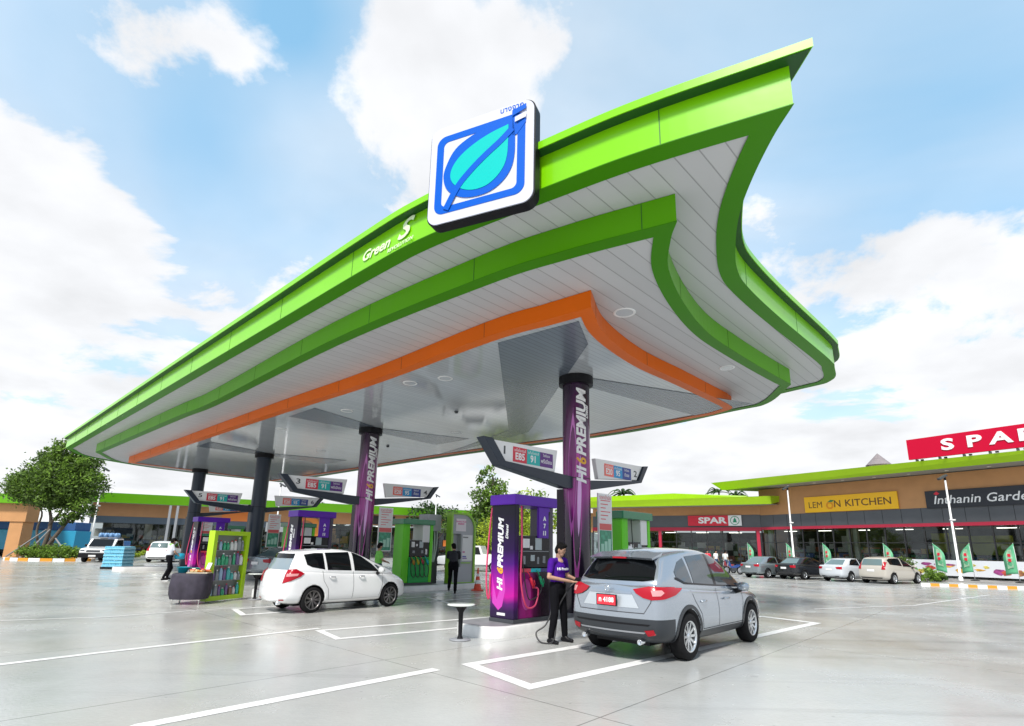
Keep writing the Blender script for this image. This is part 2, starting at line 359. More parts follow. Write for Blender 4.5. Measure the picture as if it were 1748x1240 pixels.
# ------------------------------------------------------------------ canopy
Z1, Z2, Z3, Z4 = 5.85, 6.17, 6.6, 7.12
def WZ(pts, z): return [G(x, y, z) for x, y in pts]
def seg(pts, k=7): return [Vector((p[0], p[1], 0)) for p in catmull([Vector((q[0], q[1], 0)) for q in pts], k)]
def outline(*segs):
    o = []
    for s_ in segs:
        for p in s_:
            if not o or (p - o[-1]).length > .05: o.append(p)
    if (o[0] - o[-1]).length < .05: o.pop()
    return o
V2 = lambda l: [Vector((a, b, 0)) for a, b in l]
f1 = WZ([(219, 790), (442, 713), (618, 655), (824, 577), (931, 546), (1009, 524)], Z1)
e1 = WZ([(1009, 524), (1034, 572), (1098, 620), (1170, 654), (1243, 690)], Z1)
r1 = V2([(6.62, 15.75), (6.35, 16.5)]) 
b1 = V2([(6.35, 16.5), (3.2, 20.1), (1.85, 21.1), (-3.2, 25.4), (-8.9, 30.8), (-16.7, 37.9)])
l1 = V2([(-16.7, 37.9), (-19.5, 33.1)]) + [f1[0]]
T1 = outline(seg(f1), seg(e1), seg([e1[-1]] + r1), seg(b1), seg(l1))
f2 = WZ([(163, 772), (293, 715), (359, 688), (560, 584), (807, 480), (960, 429), (1155, 377)], Z2)
e2 = WZ([(1155, 377), (1144, 410), (1141, 460), (1168, 519), (1207, 567), (1257, 602), (1317, 638), (1350, 656)], Z2)
b2 = V2([(7.95, 16.2), (7.3, 17.3), (4.3, 21.3), (-2.1, 26.7), (-7.8, 32.0), (-15.4, 39.4), (-17.6, 41.5)])
l2 = V2([(-17.6, 41.5), (-21.5, 37), (-23.6, 32.6)]) + [f2[0]]
T2 = outline(seg(f2), seg(e2), seg([e2[-1]] + b2), seg(l2))
f3 = WZ([(112, 765), (290, 658), (454, 560), (621, 460), (732, 401), (960, 308), (1115, 251), (1354, 177)], Z3)
e3 = WZ([(1354, 177), (1318, 234), (1283, 305), (1262, 363), (1255, 414), (1258, 460), (1278, 492), (1332, 543), (1406, 605), (1424, 622)], Z3)
b3 = V2([(9.35, 15.1), (8.7, 16.4), (4.9, 22.0), (-1.4, 27.6), (-7.0, 33.0), (-14.6, 40.4), (-19.0, 44.5)])
l3 = V2([(-19.0, 44.5), (-24.5, 39), (-26.3, 33.5)]) + [f3[0]]
T3 = outline(seg(f3), seg(e3), seg([e3[-1]] + b3), seg(l3))
def area(p): return sum(p[i].x * p[(i + 1) % len(p)].y - p[(i + 1) % len(p)].x * p[i].y for i in range(len(p))) / 2
for T in (T1, T2, T3):
    if area(T) < 0: T.reverse()
def offset(P, d):      # inward for d>0 (ccw)
    o = []; n = len(P)
    for i in range(n):
        a = (P[i] - P[i - 1]).normalized(); b = (P[(i + 1) % n] - P[i]).normalized()
        na = Vector((-a.y, a.x, 0)); nb = Vector((-b.y, b.x, 0)); m_ = (na + nb)
        m_ = m_.normalized() if m_.length > .2 else na
        k = d / max(.38, m_.dot(na)); o.append(P[i] + m_ * k)
    if d > .02:            # fold-backs beside sharp corners slide onto the nearest sound point
        def dist(q):
            b_ = 9
            for i in range(n):
                a, c = P[i], P[(i + 1) % n]; t = max(0, min(1, (q - a).dot(c - a) / (c - a).length_squared)); b_ = min(b_, (a.lerp(c, t) - q).length)
            return b_
        ok = [dist(q) > d * .97 for q in o]
        for i in range(n):
            if not ok[i]:
                for k in range(1, n):
                    if ok[(i + k) % n]: j = (i + k) % n; break
                    if ok[(i - k) % n]: j = (i - k) % n; break
                o[i] = o[j] + (o[i] - o[j]) * .0005
    return o
def join_into(o, mb, m):
    me = o.data; bm = bmesh.new(); bm.from_mesh(me); k = len(me.materials); me.materials.append(m)
    vs = [bm.verts.new(v) for v in mb.v]
    for f in mb.f:
        fc = bm.faces.new([vs[i] for i in f]); fc.material_index = k
    bm.to_mesh(me); bm.free()
def lines_mat(name, col, rough, ang, per=.2, dark=.72, gloss=.5, wid=.05):
    m = mat(name, col, rough); t = m.node_tree; b = t.nodes['Principled BSDF']; b.inputs['Specular IOR Level'].default_value = gloss
    tcx = N(t, 'ShaderNodeTexCoord'); mp = N(t, 'ShaderNodeMapping'); mp.inputs['Rotation'].default_value = (0, 0, ang); t.links.new(tcx.outputs['Object'], mp.inputs[0])
    s_ = N(t, 'ShaderNodeSeparateXYZ'); t.links.new(mp.outputs[0], s_.inputs[0])
    fr_ = M(t, 'FRACT', M(t, 'DIVIDE', s_.outputs[0], per)); ln = M(t, 'LESS_THAN', fr_, wid)
    cell = M(t, 'FLOOR', M(t, 'DIVIDE', s_.outputs[0], per)); wn = N(t, 'ShaderNodeTexWhiteNoise', noise_dimensions='1D'); t.links.new(cell, wn.inputs['W'])
    f = M(t, 'MULTIPLY', M(t, 'SUBTRACT', 1, M(t, 'MULTIPLY', ln, 1 - dark)), M(t, 'ADD', .96, M(t, 'MULTIPLY', wn.outputs[0], .07)))
    v = N(t, 'ShaderNodeVectorMath', operation='SCALE'); v.inputs[0].default_value = col; t.links.new(f, v.inputs['Scale']); t.links.new(v.outputs[0], b.inputs['Base Color'])
    bp = N(t, 'ShaderNodeBump'); bp.inputs['Strength'].default_value = .5 if gloss < .6 else .14; bp.inputs['Distance'].default_value = .012
    hgt = M(t, 'ADD', M(t, 'MULTIPLY', ln, -1), M(t, 'MULTIPLY', M(t, 'MULTIPLY', M(t, 'SUBTRACT', fr_, .5), M(t, 'SUBTRACT', fr_, .5)), -.7 if gloss > .5 else -.2))
    t.links.new(hgt, bp.inputs['Height']); t.links.new(bp.outputs[0], b.inputs['Normal'])
    return m
PA = R(-42.5)      # the lines run with the driving direction
m_soffit = lines_mat('soffit_boards', (.50, .50, .51), .35, R(-0) + R(43.5), per=.3, dark=.62, wid=.06)
m_ceil = lines_mat('ceiling_strips', (.46, .485, .51), .06, R(43.5), per=.14, dark=.74, gloss=.8, wid=.12)
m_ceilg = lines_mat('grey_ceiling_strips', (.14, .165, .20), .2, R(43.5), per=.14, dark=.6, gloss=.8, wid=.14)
can = thing('canopy', 'huge curved filling station canopy with lime green and orange stepped edges on four round columns', 'canopy', (0, 0, 0))
def fascia_mat(name, base, per=2.6):     # panel seams across the length
    m = mat(name, base, .27, coat=.5); return m
def wall(P, z0, z1, mats, name, parent, thick=.05):
    mb = MB(); n = len(P); I = offset(P, thick)
    for A, B in ((P, 0), (I, 1)): mb.v += [Vector((p.x, p.y, z0)) for p in A] + [Vector((p.x, p.y, z1)) for p in A]
    for i in range(n):
        j = (i + 1) % n
        for f in ((i, j, n + j, n + i), (2 * n + j, 2 * n + i, 3 * n + i, 3 * n + j), (n + i, n + j, 3 * n + j, 3 * n + i), (j, i, 2 * n + i, 2 * n + j)):
            mb.f.append(list(f)); mb.m.append(0); mb.smooth.append(False)
    return mb.build(name, mats, parent)
def ring(P, w_, z, t, mats, name, parent):
    mb = MB(); n = len(P); I = offset(P, w_)
    mb.v = [Vector((p.x, p.y, z)) for p in P] + [Vector((p.x, p.y, z)) for p in I] + [Vector((p.x, p.y, z + t)) for p in P] + [Vector((p.x, p.y, z + t)) for p in I]
    for i in range(n):
        j = (i + 1) % n
        for f in ((i, n + i, n + j, j), (n + i, 3 * n + i, 3 * n + j, n + j), (2 * n + i, 2 * n + j, 3 * n + j, 3 * n + i), (i, j, 2 * n + j, 2 * n + i)):
            mb.f.append(list(f)); mb.m.append(0); mb.smooth.append(False)
    return mb.build(name, mats, parent)
def sheet(P, z, t, mats, name, parent):
    return MB().prism([(p.x, p.y) for p in P], z, z + t).build(name, mats, parent)
# seams: thin dark vertical joints on a fascia, every few metres
def seams(P, z0, z1, step, obj, m, out_=.004, w_=.012, start=.7, fl=0):
    mb = MB(); L = 0; nxt = start; n = len(P); I = offset(P, fl) if fl else None
    for i in range(n):
        a, b = P[i], P[(i + 1) % n]; l = (b - a).length
        while nxt < L + l:
            q = a.lerp(b, (nxt - L) / l); d = (b - a).normalized(); nn = Vector((d.y, -d.x, 0))
            rot = Matrix((d, -nn, Vector((0, 0, 1)))).transposed()
            mb.box((q.x + nn.x * 0, q.y + nn.y * 0, (z0 + z1) / 2), (w_, out_ * 2, z1 - z0), rot)
            if fl: mb.box((q.x - nn.x * fl / 2, q.y - nn.y * fl / 2, z0), (w_, fl, out_ * 2), rot)
            nxt += step
        L += l
    join_into(obj, mb, m)
T3i = offset(T3, .27)
FA3 = wall(T3, Z3, Z4, m_lime, 'outer_fascia', can)
ring(offset(T3, -.006), .30, Z3 - .012, .012, m_green, 'outer_flange', can)
sheet(offset(T3, .1), Z3 + .012, .03, m_soffit, 'outer_soffit', can)
FA2 = wall(T2, Z2, Z3 + .005, m_mid, 'middle_fascia', can)
ring(offset(T2, -.006), .26, Z2 - .012, .012, m_green, 'middle_flange', can)
sheet(offset(T2, .1), Z2 + .012, .03, m_soffit, 'middle_soffit', can)
FA1 = wall(T1, Z1, Z2 + .005, m_orange, 'orange_fascia', can)
ring(offset(T1, -.006), .26, Z1 - .012, .012, m_orange, 'orange_flange', can)
sheet(offset(T1, .1), Z1 + .012, .03, m_ceil, 'ceiling', can)
seams(T3, Z3, Z4, 3.05, FA3, mat('seam_dark', (.02, .12, .01), .6), start=2.7, fl=.27)
seams(T2, Z2, Z3, 3.05, FA2, MATS['seam_dark'], start=1.9, fl=.24)
seams(T1, Z1, Z2, 3.05, FA1, mat('seam_brown', (.25, .06, .01), .6), start=1.2, fl=.24)
TC = offset(T3, -.15)
sheet(TC, Z4 + .012, .115, m_lime, 'roof_cap', can)
sheet(offset(T3, -.135), Z4, .012, mat('cap_shade_green', (.008, .07, .008), .5), 'cap_underside', can)  # underside of the cap, its overhang shade put into the dark green
sheet(offset(T3, .6), Z4 + .128, .12, m_grey, 'roof_deck', can)
# grey angular panels in the ceiling, one star per column
COLP = [Vector((1.6, 13.1, 0)), Vector((-5.28, 19.75, 0)), Vector((-12.07, 26.1, 0)), Vector((-18.74, 32.39, 0))]
GZ = Z1 + .004
GN = [0]
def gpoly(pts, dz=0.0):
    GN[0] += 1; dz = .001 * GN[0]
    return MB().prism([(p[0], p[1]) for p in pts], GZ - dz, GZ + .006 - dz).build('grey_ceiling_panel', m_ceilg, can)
A = Vector((-.72, .69, 0))
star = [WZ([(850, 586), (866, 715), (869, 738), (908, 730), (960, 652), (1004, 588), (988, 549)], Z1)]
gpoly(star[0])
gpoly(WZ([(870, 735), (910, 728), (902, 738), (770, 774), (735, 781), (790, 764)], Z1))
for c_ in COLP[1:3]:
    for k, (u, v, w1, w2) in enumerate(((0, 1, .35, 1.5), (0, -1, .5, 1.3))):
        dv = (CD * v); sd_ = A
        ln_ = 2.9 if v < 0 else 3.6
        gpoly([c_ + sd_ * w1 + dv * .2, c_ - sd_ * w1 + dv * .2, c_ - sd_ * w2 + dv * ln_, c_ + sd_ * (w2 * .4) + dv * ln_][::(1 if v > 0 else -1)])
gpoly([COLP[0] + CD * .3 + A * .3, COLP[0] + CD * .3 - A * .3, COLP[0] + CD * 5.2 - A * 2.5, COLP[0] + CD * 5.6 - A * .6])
# ceiling downlights
def downlight(p, z, r=.17):
    mb = MB().lathe([(r, 0), (r + .035, -.012), (r + .05, 0), (r + .05, .012)], 24, (p.x, p.y, z)).mi(1).lathe([(0, -.002), (r, -.002)], 24, (p.x, p.y, z), sm=False)
    return mb.build('ceiling_light', [m_white, mat('lamp_glass', (.5, .52, .54), .12, spec=.8)], can)
for x, y in ((1066, 535), (1241, 629)): downlight(G(x, y, Z2), Z2 + .008, .17 if x < 1100 else .14)
for x, y in ((760, 647), (779, 739), (592, 702), (480, 733), (700, 655), (547, 770)): downlight(G(x, y, Z1), Z1 + .008, .15)
for x, y in ((779, 703), (662, 762)):
    p = G(x, y, Z1); MB().lathe([(0, -.06), (.05, -.06), (.07, 0)], 12, (p.x, p.y, Z1 + .01)).build('sensor', m_dark, can)
# columns
wrap = ramp_mat('premium_wrap', 'Z', [(0, (.010, .004, .012)), (.22, (.012, .004, .02)), (.34, (.05, .003, .06)), (.44, (.30, .012, .24)), (.58, (.22, .008, .17)), (.74, (.09, .004, .08)), (.88, (.03, .004, .035)), (1, (.012, .004, .014))], .3, 5.8, .18, wob=2.6, coat=.15)
def column(i, c_, wrapped):
    rad = .335
    o = MB().lathe([(rad, .2), (rad, Z1 + .01)], 48, (c_.x, c_.y, 0)).build('column', wrap if wrapped else m_slate, can)
    MB().lathe([(rad, Z1 - .21), (.43, Z1 - .21), (.43, Z1 - .0)], 48, (c_.x, c_.y, 0), sm=False).build('collar', m_black, o)
    MB().lathe([(rad + .004, 3.26), (rad + .004, 3.28)], 48, (c_.x, c_.y, 0)).build('joint_ring', m_black, o)
    mb = MB(); q = c_ + CN * .22 - CD * .12
    rot = Matrix((CD, CN, Vector((0, 0, 1)))).transposed()
    mb.box((q.x, q.y, 1.65), (.34, .34, 2.75), rot)
    mb.build('column_casing', mat('casing_dark', (.012, .005, .016), .2, spec=.3) if wrapped else m_slate, o, bevel=.02)
    if wrapped:
        va = math.atan2(-c_.y, -c_.x)      # angle facing the viewer side
        def wr(dang, z0):
            def f(v):
                a = va + dang + v.y / rad * -1
                rr_ = rad + .006 + v.z
                return Vector((c_.x + rr_ * math.cos(a), c_.y + rr_ * math.sin(a), z0 + v.x))
            return f
        text('PREMIUM', .33, m_white, o, 'lettering', fn=wr(.42, 4.62), bold=.012, shear=.25, sx=1.22, ext=.002)
        text('HI', .33, m_white, o, 'lettering', fn=wr(.42, 3.32), bold=.012, shear=.25, sx=1.2, ext=.002)
        text('6', .34, mat('gold_print', (.75, .38, .02), .3), o, 'lettering', fn=wr(.42, 3.66), bold=.01, shear=.25, ext=.002)
        text('Diesel', .13, m_white, o, 'lettering', fn=wr(.86, 4.9), bold=.004, shear=.3, ext=.002)
        # bright flame streak of the printed wrap
        for (dz0, dz1, da, wmx, cc) in ((1.9, 5.0, -.30, .22, (.46, .10, .42)), (.7, 4.3, .05, .20, (.40, .012, .28)), (1.9, 3.9, .20, .09, (.72, .38, .75))):
            vs, fs = [], []
            for k in range(25):
                t_ = k / 24; z_ = dz0 + (dz1 - dz0) * t_; hw = wmx * math.sin(math.pi * min(1, t_ * 1.05)) ** .8 * .5 + .002
                for sg in (-1, 1):
                    a = va + da + (hw * sg) / rad + .18 * (t_ - .5); rr_ = rad + .003 + (.001 if da > 0 else 0)
                    vs.append((c_.x + rr_ * math.cos(a), c_.y + rr_ * math.sin(a), z_))
            fs = [(2 * k, 2 * k + 1, 2 * k + 3, 2 * k + 2) for k in range(24)]
            MB().add(vs, fs, True).build('printed_streak', mat('streak_%d' % int(cc[0] * 100), cc, .15, coat=.6), o)
    return o
for i, c_ in enumerate(COLP): column(i, c_, i < 2)
# lettering on the outer fascia
def front_frame(x, y, z, off=.012):
    q = G(x, y, z); best = None
    for i in range(len(T3)):
        a, b = T3[i], T3[(i + 1) % len(T3)]; t_ = max(0, min(1, (q - a).xy.dot((b - a).xy) / (b - a).length_squared)); p = a.lerp(b, t_)
        dd = (p.xy - q.xy).length
        if best is None or dd < best[0]: best = (dd, p, (b - a).normalized())
    _, p, d = best; n_ = Vector((d.y, -d.x, 0)); o = Vector((p.x, p.y, z)) + n_ * off
    return o, d, n_
o_, d_, n_ = front_frame(672, 420, 6.86)
pale = mat('white_lettering', (.66, .80, .50), .5)
rise = Vector((0, 0, 1))
text('Green', .27, pale, can, 'lettering', M4=fr(o_ - d_ * .36 + rise * -.02, d_, rise), shear=.35, bold=.006, sx=1.25)
text('S', .46, pale, can, 'lettering', M4=fr(o_ + d_ * .44 + rise * .05, d_, rise), shear=.45, bold=.01, sx=1.5)
text('REVOLUTION', .09, pale, can, 'lettering', M4=fr(o_ + d_ * .38 - rise * .19, d_, rise), shear=.3, bold=.001, sx=1.3)
# the square sign box
sb0, sb1 = Vector((-1.335, 7.20, 0)), Vector((.25, 6.48, 0)); sdir = (sb1 - sb0).normalized(); sw = (sb1 - sb0).length; sh = 1.70
sg = thing('station_sign', 'square lightbox sign with blue and turquoise leaf emblem on the canopy edge', 'sign', (sb0.x, sb0.y, 6.225), math.atan2(sdir.y, sdir.x))
def rrect(x0, x1, z0, z1, r, k=7):
    o = []
    for cx0, cz0, a0 in ((x1 - r, z0 + r, -90), (x1 - r, z1 - r, 0), (x0 + r, z1 - r, 90), (x0 + r, z0 + r, 180)):
        for j in range(k + 1): a = R(a0 + 90 * j / k); o.append((cx0 + r * math.cos(a), cz0 + r * math.sin(a)))
    return o
MB().xz(rrect(0, sw, 0, sh, .18), 0.0, .17).build('housing', m_black, sg)
MB().bx(.25, .37, .17, 1.5, .85, .97).bx(sw - .37, sw - .25, .17, .9, .85, .97).build('bracket', m_dark, sg)
MB().xz(rrect(.02, sw - .02, .02, sh - .02, .165), -.02, -.001).build('face', mat('sign_face', (.56, .57, .66), .3), sg)
m_blue = mat('emblem_blue', (.0, .09, .50), .4, spec=.15); m_turq = mat('emblem_turquoise', (.0, .46, .42), .4, spec=.15); m_face2 = MATS['sign_face']
def uv(l): return [(u * sw, (v * .945 + .01) * sh) for u, v in l]
def emb(pts, y0, m): MB().xz(pts, y0 - .005, y0).build('emblem', m, sg)
def ringpoly(outer, inner, y0, y1, m, name):
    mb = MB(); n = len(outer); vs = [(p[0], y, p[1]) for y in (y0, y1) for L_ in (outer, inner) for p in L_]; fs = []
    for i in range(n):
        j = (i + 1) % n
        fs += [(i, j, n + j, n + i), (2 * n + i, 3 * n + i, 3 * n + j, 2 * n + j), (i, 2 * n + i, 2 * n + j, j), (n + i, n + j, 3 * n + j, 3 * n + i)]
    return mb.add(vs, fs).build(name, m, sg)
ringpoly(rrect(.075 * sw, .915 * sw, .10 * sh, .885 * sh, .15), rrect(.143 * sw, .845 * sw, .165 * sh, .82 * sh, .085), -.026, -.0205, m_blue, 'emblem')
LP = [(.80, .905), (.615, .885), (.425, .84), (.265, .75), (.18, .60), (.155, .47), (.20, .33), (.32, .225), (.455, .185), (.61, .195), (.73, .27), (.80, .38), (.825, .52), (.825, .72)]
IP = [(.765, .83), (.61, .80), (.46, .745), (.33, .665), (.25, .57), (.225, .47), (.26, .375), (.35, .295), (.46, .255), (.58, .265), (.675, .33), (.735, .42), (.76, .53), (.765, .68)]
lp = [tuple(p) for p in catmull([Vector(p) for p in uv(LP)], 5)]; ip = [tuple(p) for p in catmull([Vector(p) for p in uv(IP)], 5)]
emb(lp, -.0265, m_blue); emb(ip, -.032, m_turq)
st = catmull([Vector(p) for p in uv([(.195, .125), (.30, .325), (.42, .46), (.555, .575), (.70, .68), (.80, .77)])], 5); hw = .030 * sw
L_, Q_ = [], []
for i, p in enumerate(st):
    d = (st[min(i + 1, len(st) - 1)] - st[max(i - 1, 0)]).normalized(); n_ = Vector((-d.y, d.x)) * hw; L_.append(tuple(p + n_)); Q_.append(tuple(p - n_))
emb(L_ + Q_[::-1], -.0375, m_blue)
emb(uv([(.80, .945), (.84, .935), (.84, .80), (.92, .84), (.92, .80), (.84, .70), (.80, .70)]), -.0265, m_blue)
emb(uv([(.825, .875), (.925, .90), (.925, .845), (.825, .825)]), -.043, m_face2)
emb(uv([(.80, .955), (.925, .985), (.925, .935), (.80, .895)]), -.043, m_blue)
text('\u0e1a\u0e32\u0e07\u0e08\u0e32\u0e01', .125, m_blue, sg, 'lettering', M4=fr((.79 * sw, -.022, .955 * sh), (1, 0, .0), (0, 0, 1)), bold=.001, ext=.002)
# ------------------------------------------------------------------ wing-shaped price signs on the columns
def wing(c_, num, side, label, first=None):
    o = thing('fuel_price_sign', label, 'price sign', (c_.x, c_.y, 0), RZ, 'price signs on the canopy columns')
    if side < 0:
        white = [(-3.03, 3.79), (-.82, 3.86), (-.92, 3.34), (-2.65, 3.38)]
        arm = [(-3.26, 3.81), (-3.0, 3.81), (-2.62, 3.38), (-.28, 3.30), (-.28, 3.02), (-.55, 3.00), (-2.76, 3.27)]
        sq = [(-2.34, -1.90, (.62, .02, .05), ('แก๊สโซฮอล์', 'E85')), (-1.90, -1.46, (.0, .42, .40), ('แก๊สโซฮอล์', '91')), (-1.46, -1.0, (.10, .015, .20), ('ไฮดีเซล', 'พรีเมียม'))]; nx = -2.60; zs = (3.41, 3.735)
    else:
        white = [(.72, 3.88), (3.05, 3.95), (2.72, 3.52), (.85, 3.36)]
        arm = [(3.05, 3.95), (3.3, 3.98), (2.89, 3.46), (.30, 3.02), (.30, 3.27), (2.74, 3.50)]
        sq = [(1.12, 1.55, (.85, .16, .13), ('แก๊สโซฮอล์', 'E20')), (1.55, 1.98, (.0, .28, .60), ('แก๊สโซฮอล์', '95')), (1.98, 2.42, (.02, .05, .28), ('ไฮดีเซล', 'ดีเซล'))]; nx = 2.66; zs = (3.48, 3.80)
    MB().xz(white, -.06, .06).build('sign_panel', m_white, o, bevel=.012)
    MB().xz(arm, -.12, .12).build('sign_arm', m_slate, o, bevel=.015)
    z0, z1 = zs
    for a, b, cc, tt in sq:
        nm = 'price_%02d%02d' % (int(cc[0] * 99), int(cc[1] * 99))
        f = MB().bx(a, b - .0, -.068, -.0605, z0, z1).build('fuel_grade', mat(nm, cc, .35), o)
        text(tt[0], .085, m_white, f, 'lettering', M4=fr(((a + b) / 2, -.069, z1 - .07), (1, 0, 0), (0, 0, 1)), ext=.001)
        big = tt[1] if len(tt[1]) < 4 else tt[1]
        text(big, .21 if len(tt[1]) < 4 else .12, m_white, f, 'lettering', M4=fr(((a + b) / 2, -.069, z0 + .12), (1, 0, 0), (0, 0, 1)), ext=.001, bold=.006 if len(tt[1]) < 4 else .001)
    text(str(num), .24, m_dark, o, 'lettering', M4=fr((nx, -.062, (z0 + z1) / 2 + .04), (1, 0, 0), (0, 0, 1)), ext=.002, bold=.004, sx=1.5)
    return o
wing(COLP[0], 1, -1, 'wing shaped price sign number 1 on the nearest purple column')
wing(COLP[0], 2, 1, 'wing shaped price sign number 2 behind the nearest purple column')
wing(COLP[1], 3, -1, 'wing shaped price sign number 3 on the second purple column')
wing(COLP[1], 4, 1, 'wing shaped price sign number 4 behind the second purple column')
wing(COLP[2], 5, -1, 'wing shaped price sign number 5 on the nearer plain slate column')
wing(COLP[2], 6, 1, 'wing shaped price sign number 6 behind the nearer plain slate column')
wing(COLP[3], 8, 1, 'wing shaped price sign number 8 on the farthest slate column')
# ------------------------------------------------------------------ islands, dispensers, kiosk, boards
ISZ = .2
m_kside = mat('kerb_white_paint', (.66, .66, .65), .28, noise_amt=.12, nscale=3)
m_ktop = mat('island_top', (.20, .20, .215), .45, noise_amt=.15, nscale=4)
def island(c_, x0, x1, hw, label):
    o = MB()
    P = []
    r = hw * .8
    for cx0, cy0, a0 in ((x1 - r, -hw + r, -90), (x1 - r, hw - r, 0), (x0 + r, hw - r, 90), (x0 + r, -hw + r, 180)):
        for j in range(9): a = R(a0 + 90 * j / 8); P.append(Vector((cx0 + r * math.cos(a), cy0 + r * math.sin(a), 0)))
    n = len(P); I = offset(P, .06)
    o.v = [Vector((p.x, p.y, -.02)) for p in P] + [Vector((p.x, p.y, ISZ - .02)) for p in P] + [Vector((p.x, p.y, ISZ)) for p in offset(P, .02)] + [Vector((p.x, p.y, ISZ)) for p in I]
    for i in range(n):
        j = (i + 1) % n
        for k in range(3): o.f.append([k * n + i, k * n + j, (k + 1) * n + j, (k + 1) * n + i]); o.m.append(0); o.smooth.append(k < 2)
    o.f.append(list(range(3 * n, 4 * n))); o.m.append(1); o.smooth.append(False)
    ob = o.build('pump_island', [m_kside, m_ktop], None, loc=(c_.x, c_.y, 0), rz=RZ)
    return tag(ob, label, 'island', 'raised pump islands')
island(COLP[0], -3.4, 4.4, .62, 'white kerbed pump island nearest the viewer beside the silver car')
island(COLP[1], -3.5, 5.4, 1.0, 'white kerbed pump island behind the white hatchback')
island(COLP[2], -3.5, 4.4, .62, 'pump island carrying the nearer plain slate column')
island(COLP[3], -3.5, 4.4, .62, 'pump island carrying the farthest slate column')
def loc_of(c_, s_, n_=0.0, z=ISZ): q = c_ + CD * s_ + CN * n_; return (q.x, q.y, z)
m_pend = ramp_mat('dispenser_end_wrap', 'Z', [(0, (.02, .015, .035)), (.10, (.03, .01, .06)), (.16, (.10, .01, .14)), (.22, (.50, .01, .30)), (.36, (.30, .01, .30)), (.48, (.07, .007, .18)), (.60, (.022, .005, .06)), (.9, (.012, .010, .022)), (1, (.012, .012, .02))], 0, 2.3, .28, wob=.15)
m_pend.node_tree.nodes['Principled BSDF'].inputs['Specular IOR Level'].default_value = .2
m_pcab = ramp_mat('dispenser_cabinet_wrap', 'X', [(0, (.16, .008, .12)), (.35, (.30, .01, .16)), (.5, (.10, .005, .06)), (.75, (.02, .004, .015)), (1, (.012, .004, .012))], -.5, .5, .2, wob=.3)
m_pcab.node_tree.nodes['Principled BSDF'].inputs['Specular IOR Level'].default_value = .3
m_hose_r = mat('red_hose', (.62, .05, .14), .4); m_hose_b = mat('black_hose', (.02, .02, .022), .4)
m_scr = mat('lcd_screen', (.34, .40, .42), .15); m_lab = mat('white_label', (.7, .7, .7), .4)
def nozzle(parent, x, y, z, col):
    mb = MB(); mb.tube([(x, y, z + .12), (x + .02, y - .03, z + .02), (x + .05, y - .05, z - .08)], [.03, .035, .028], 8); mb.tube([(x, y, z + .12), (x - .06, y - .01, z + .2), (x - .07, y + .04, z + .24)], [.016, .012, .01], 6)
    mb.tube([(x + .05, y - .05, z - .08), (x + .06, y - .08, z + .0), (x + .03, y - .08, z + .08)], .009, 6)
    return mb.build('nozzle', col, parent)
def hose(parent, pts, r, m): return MB().tube(catmull(pts, 7), r, 7).build('hose', m, parent)
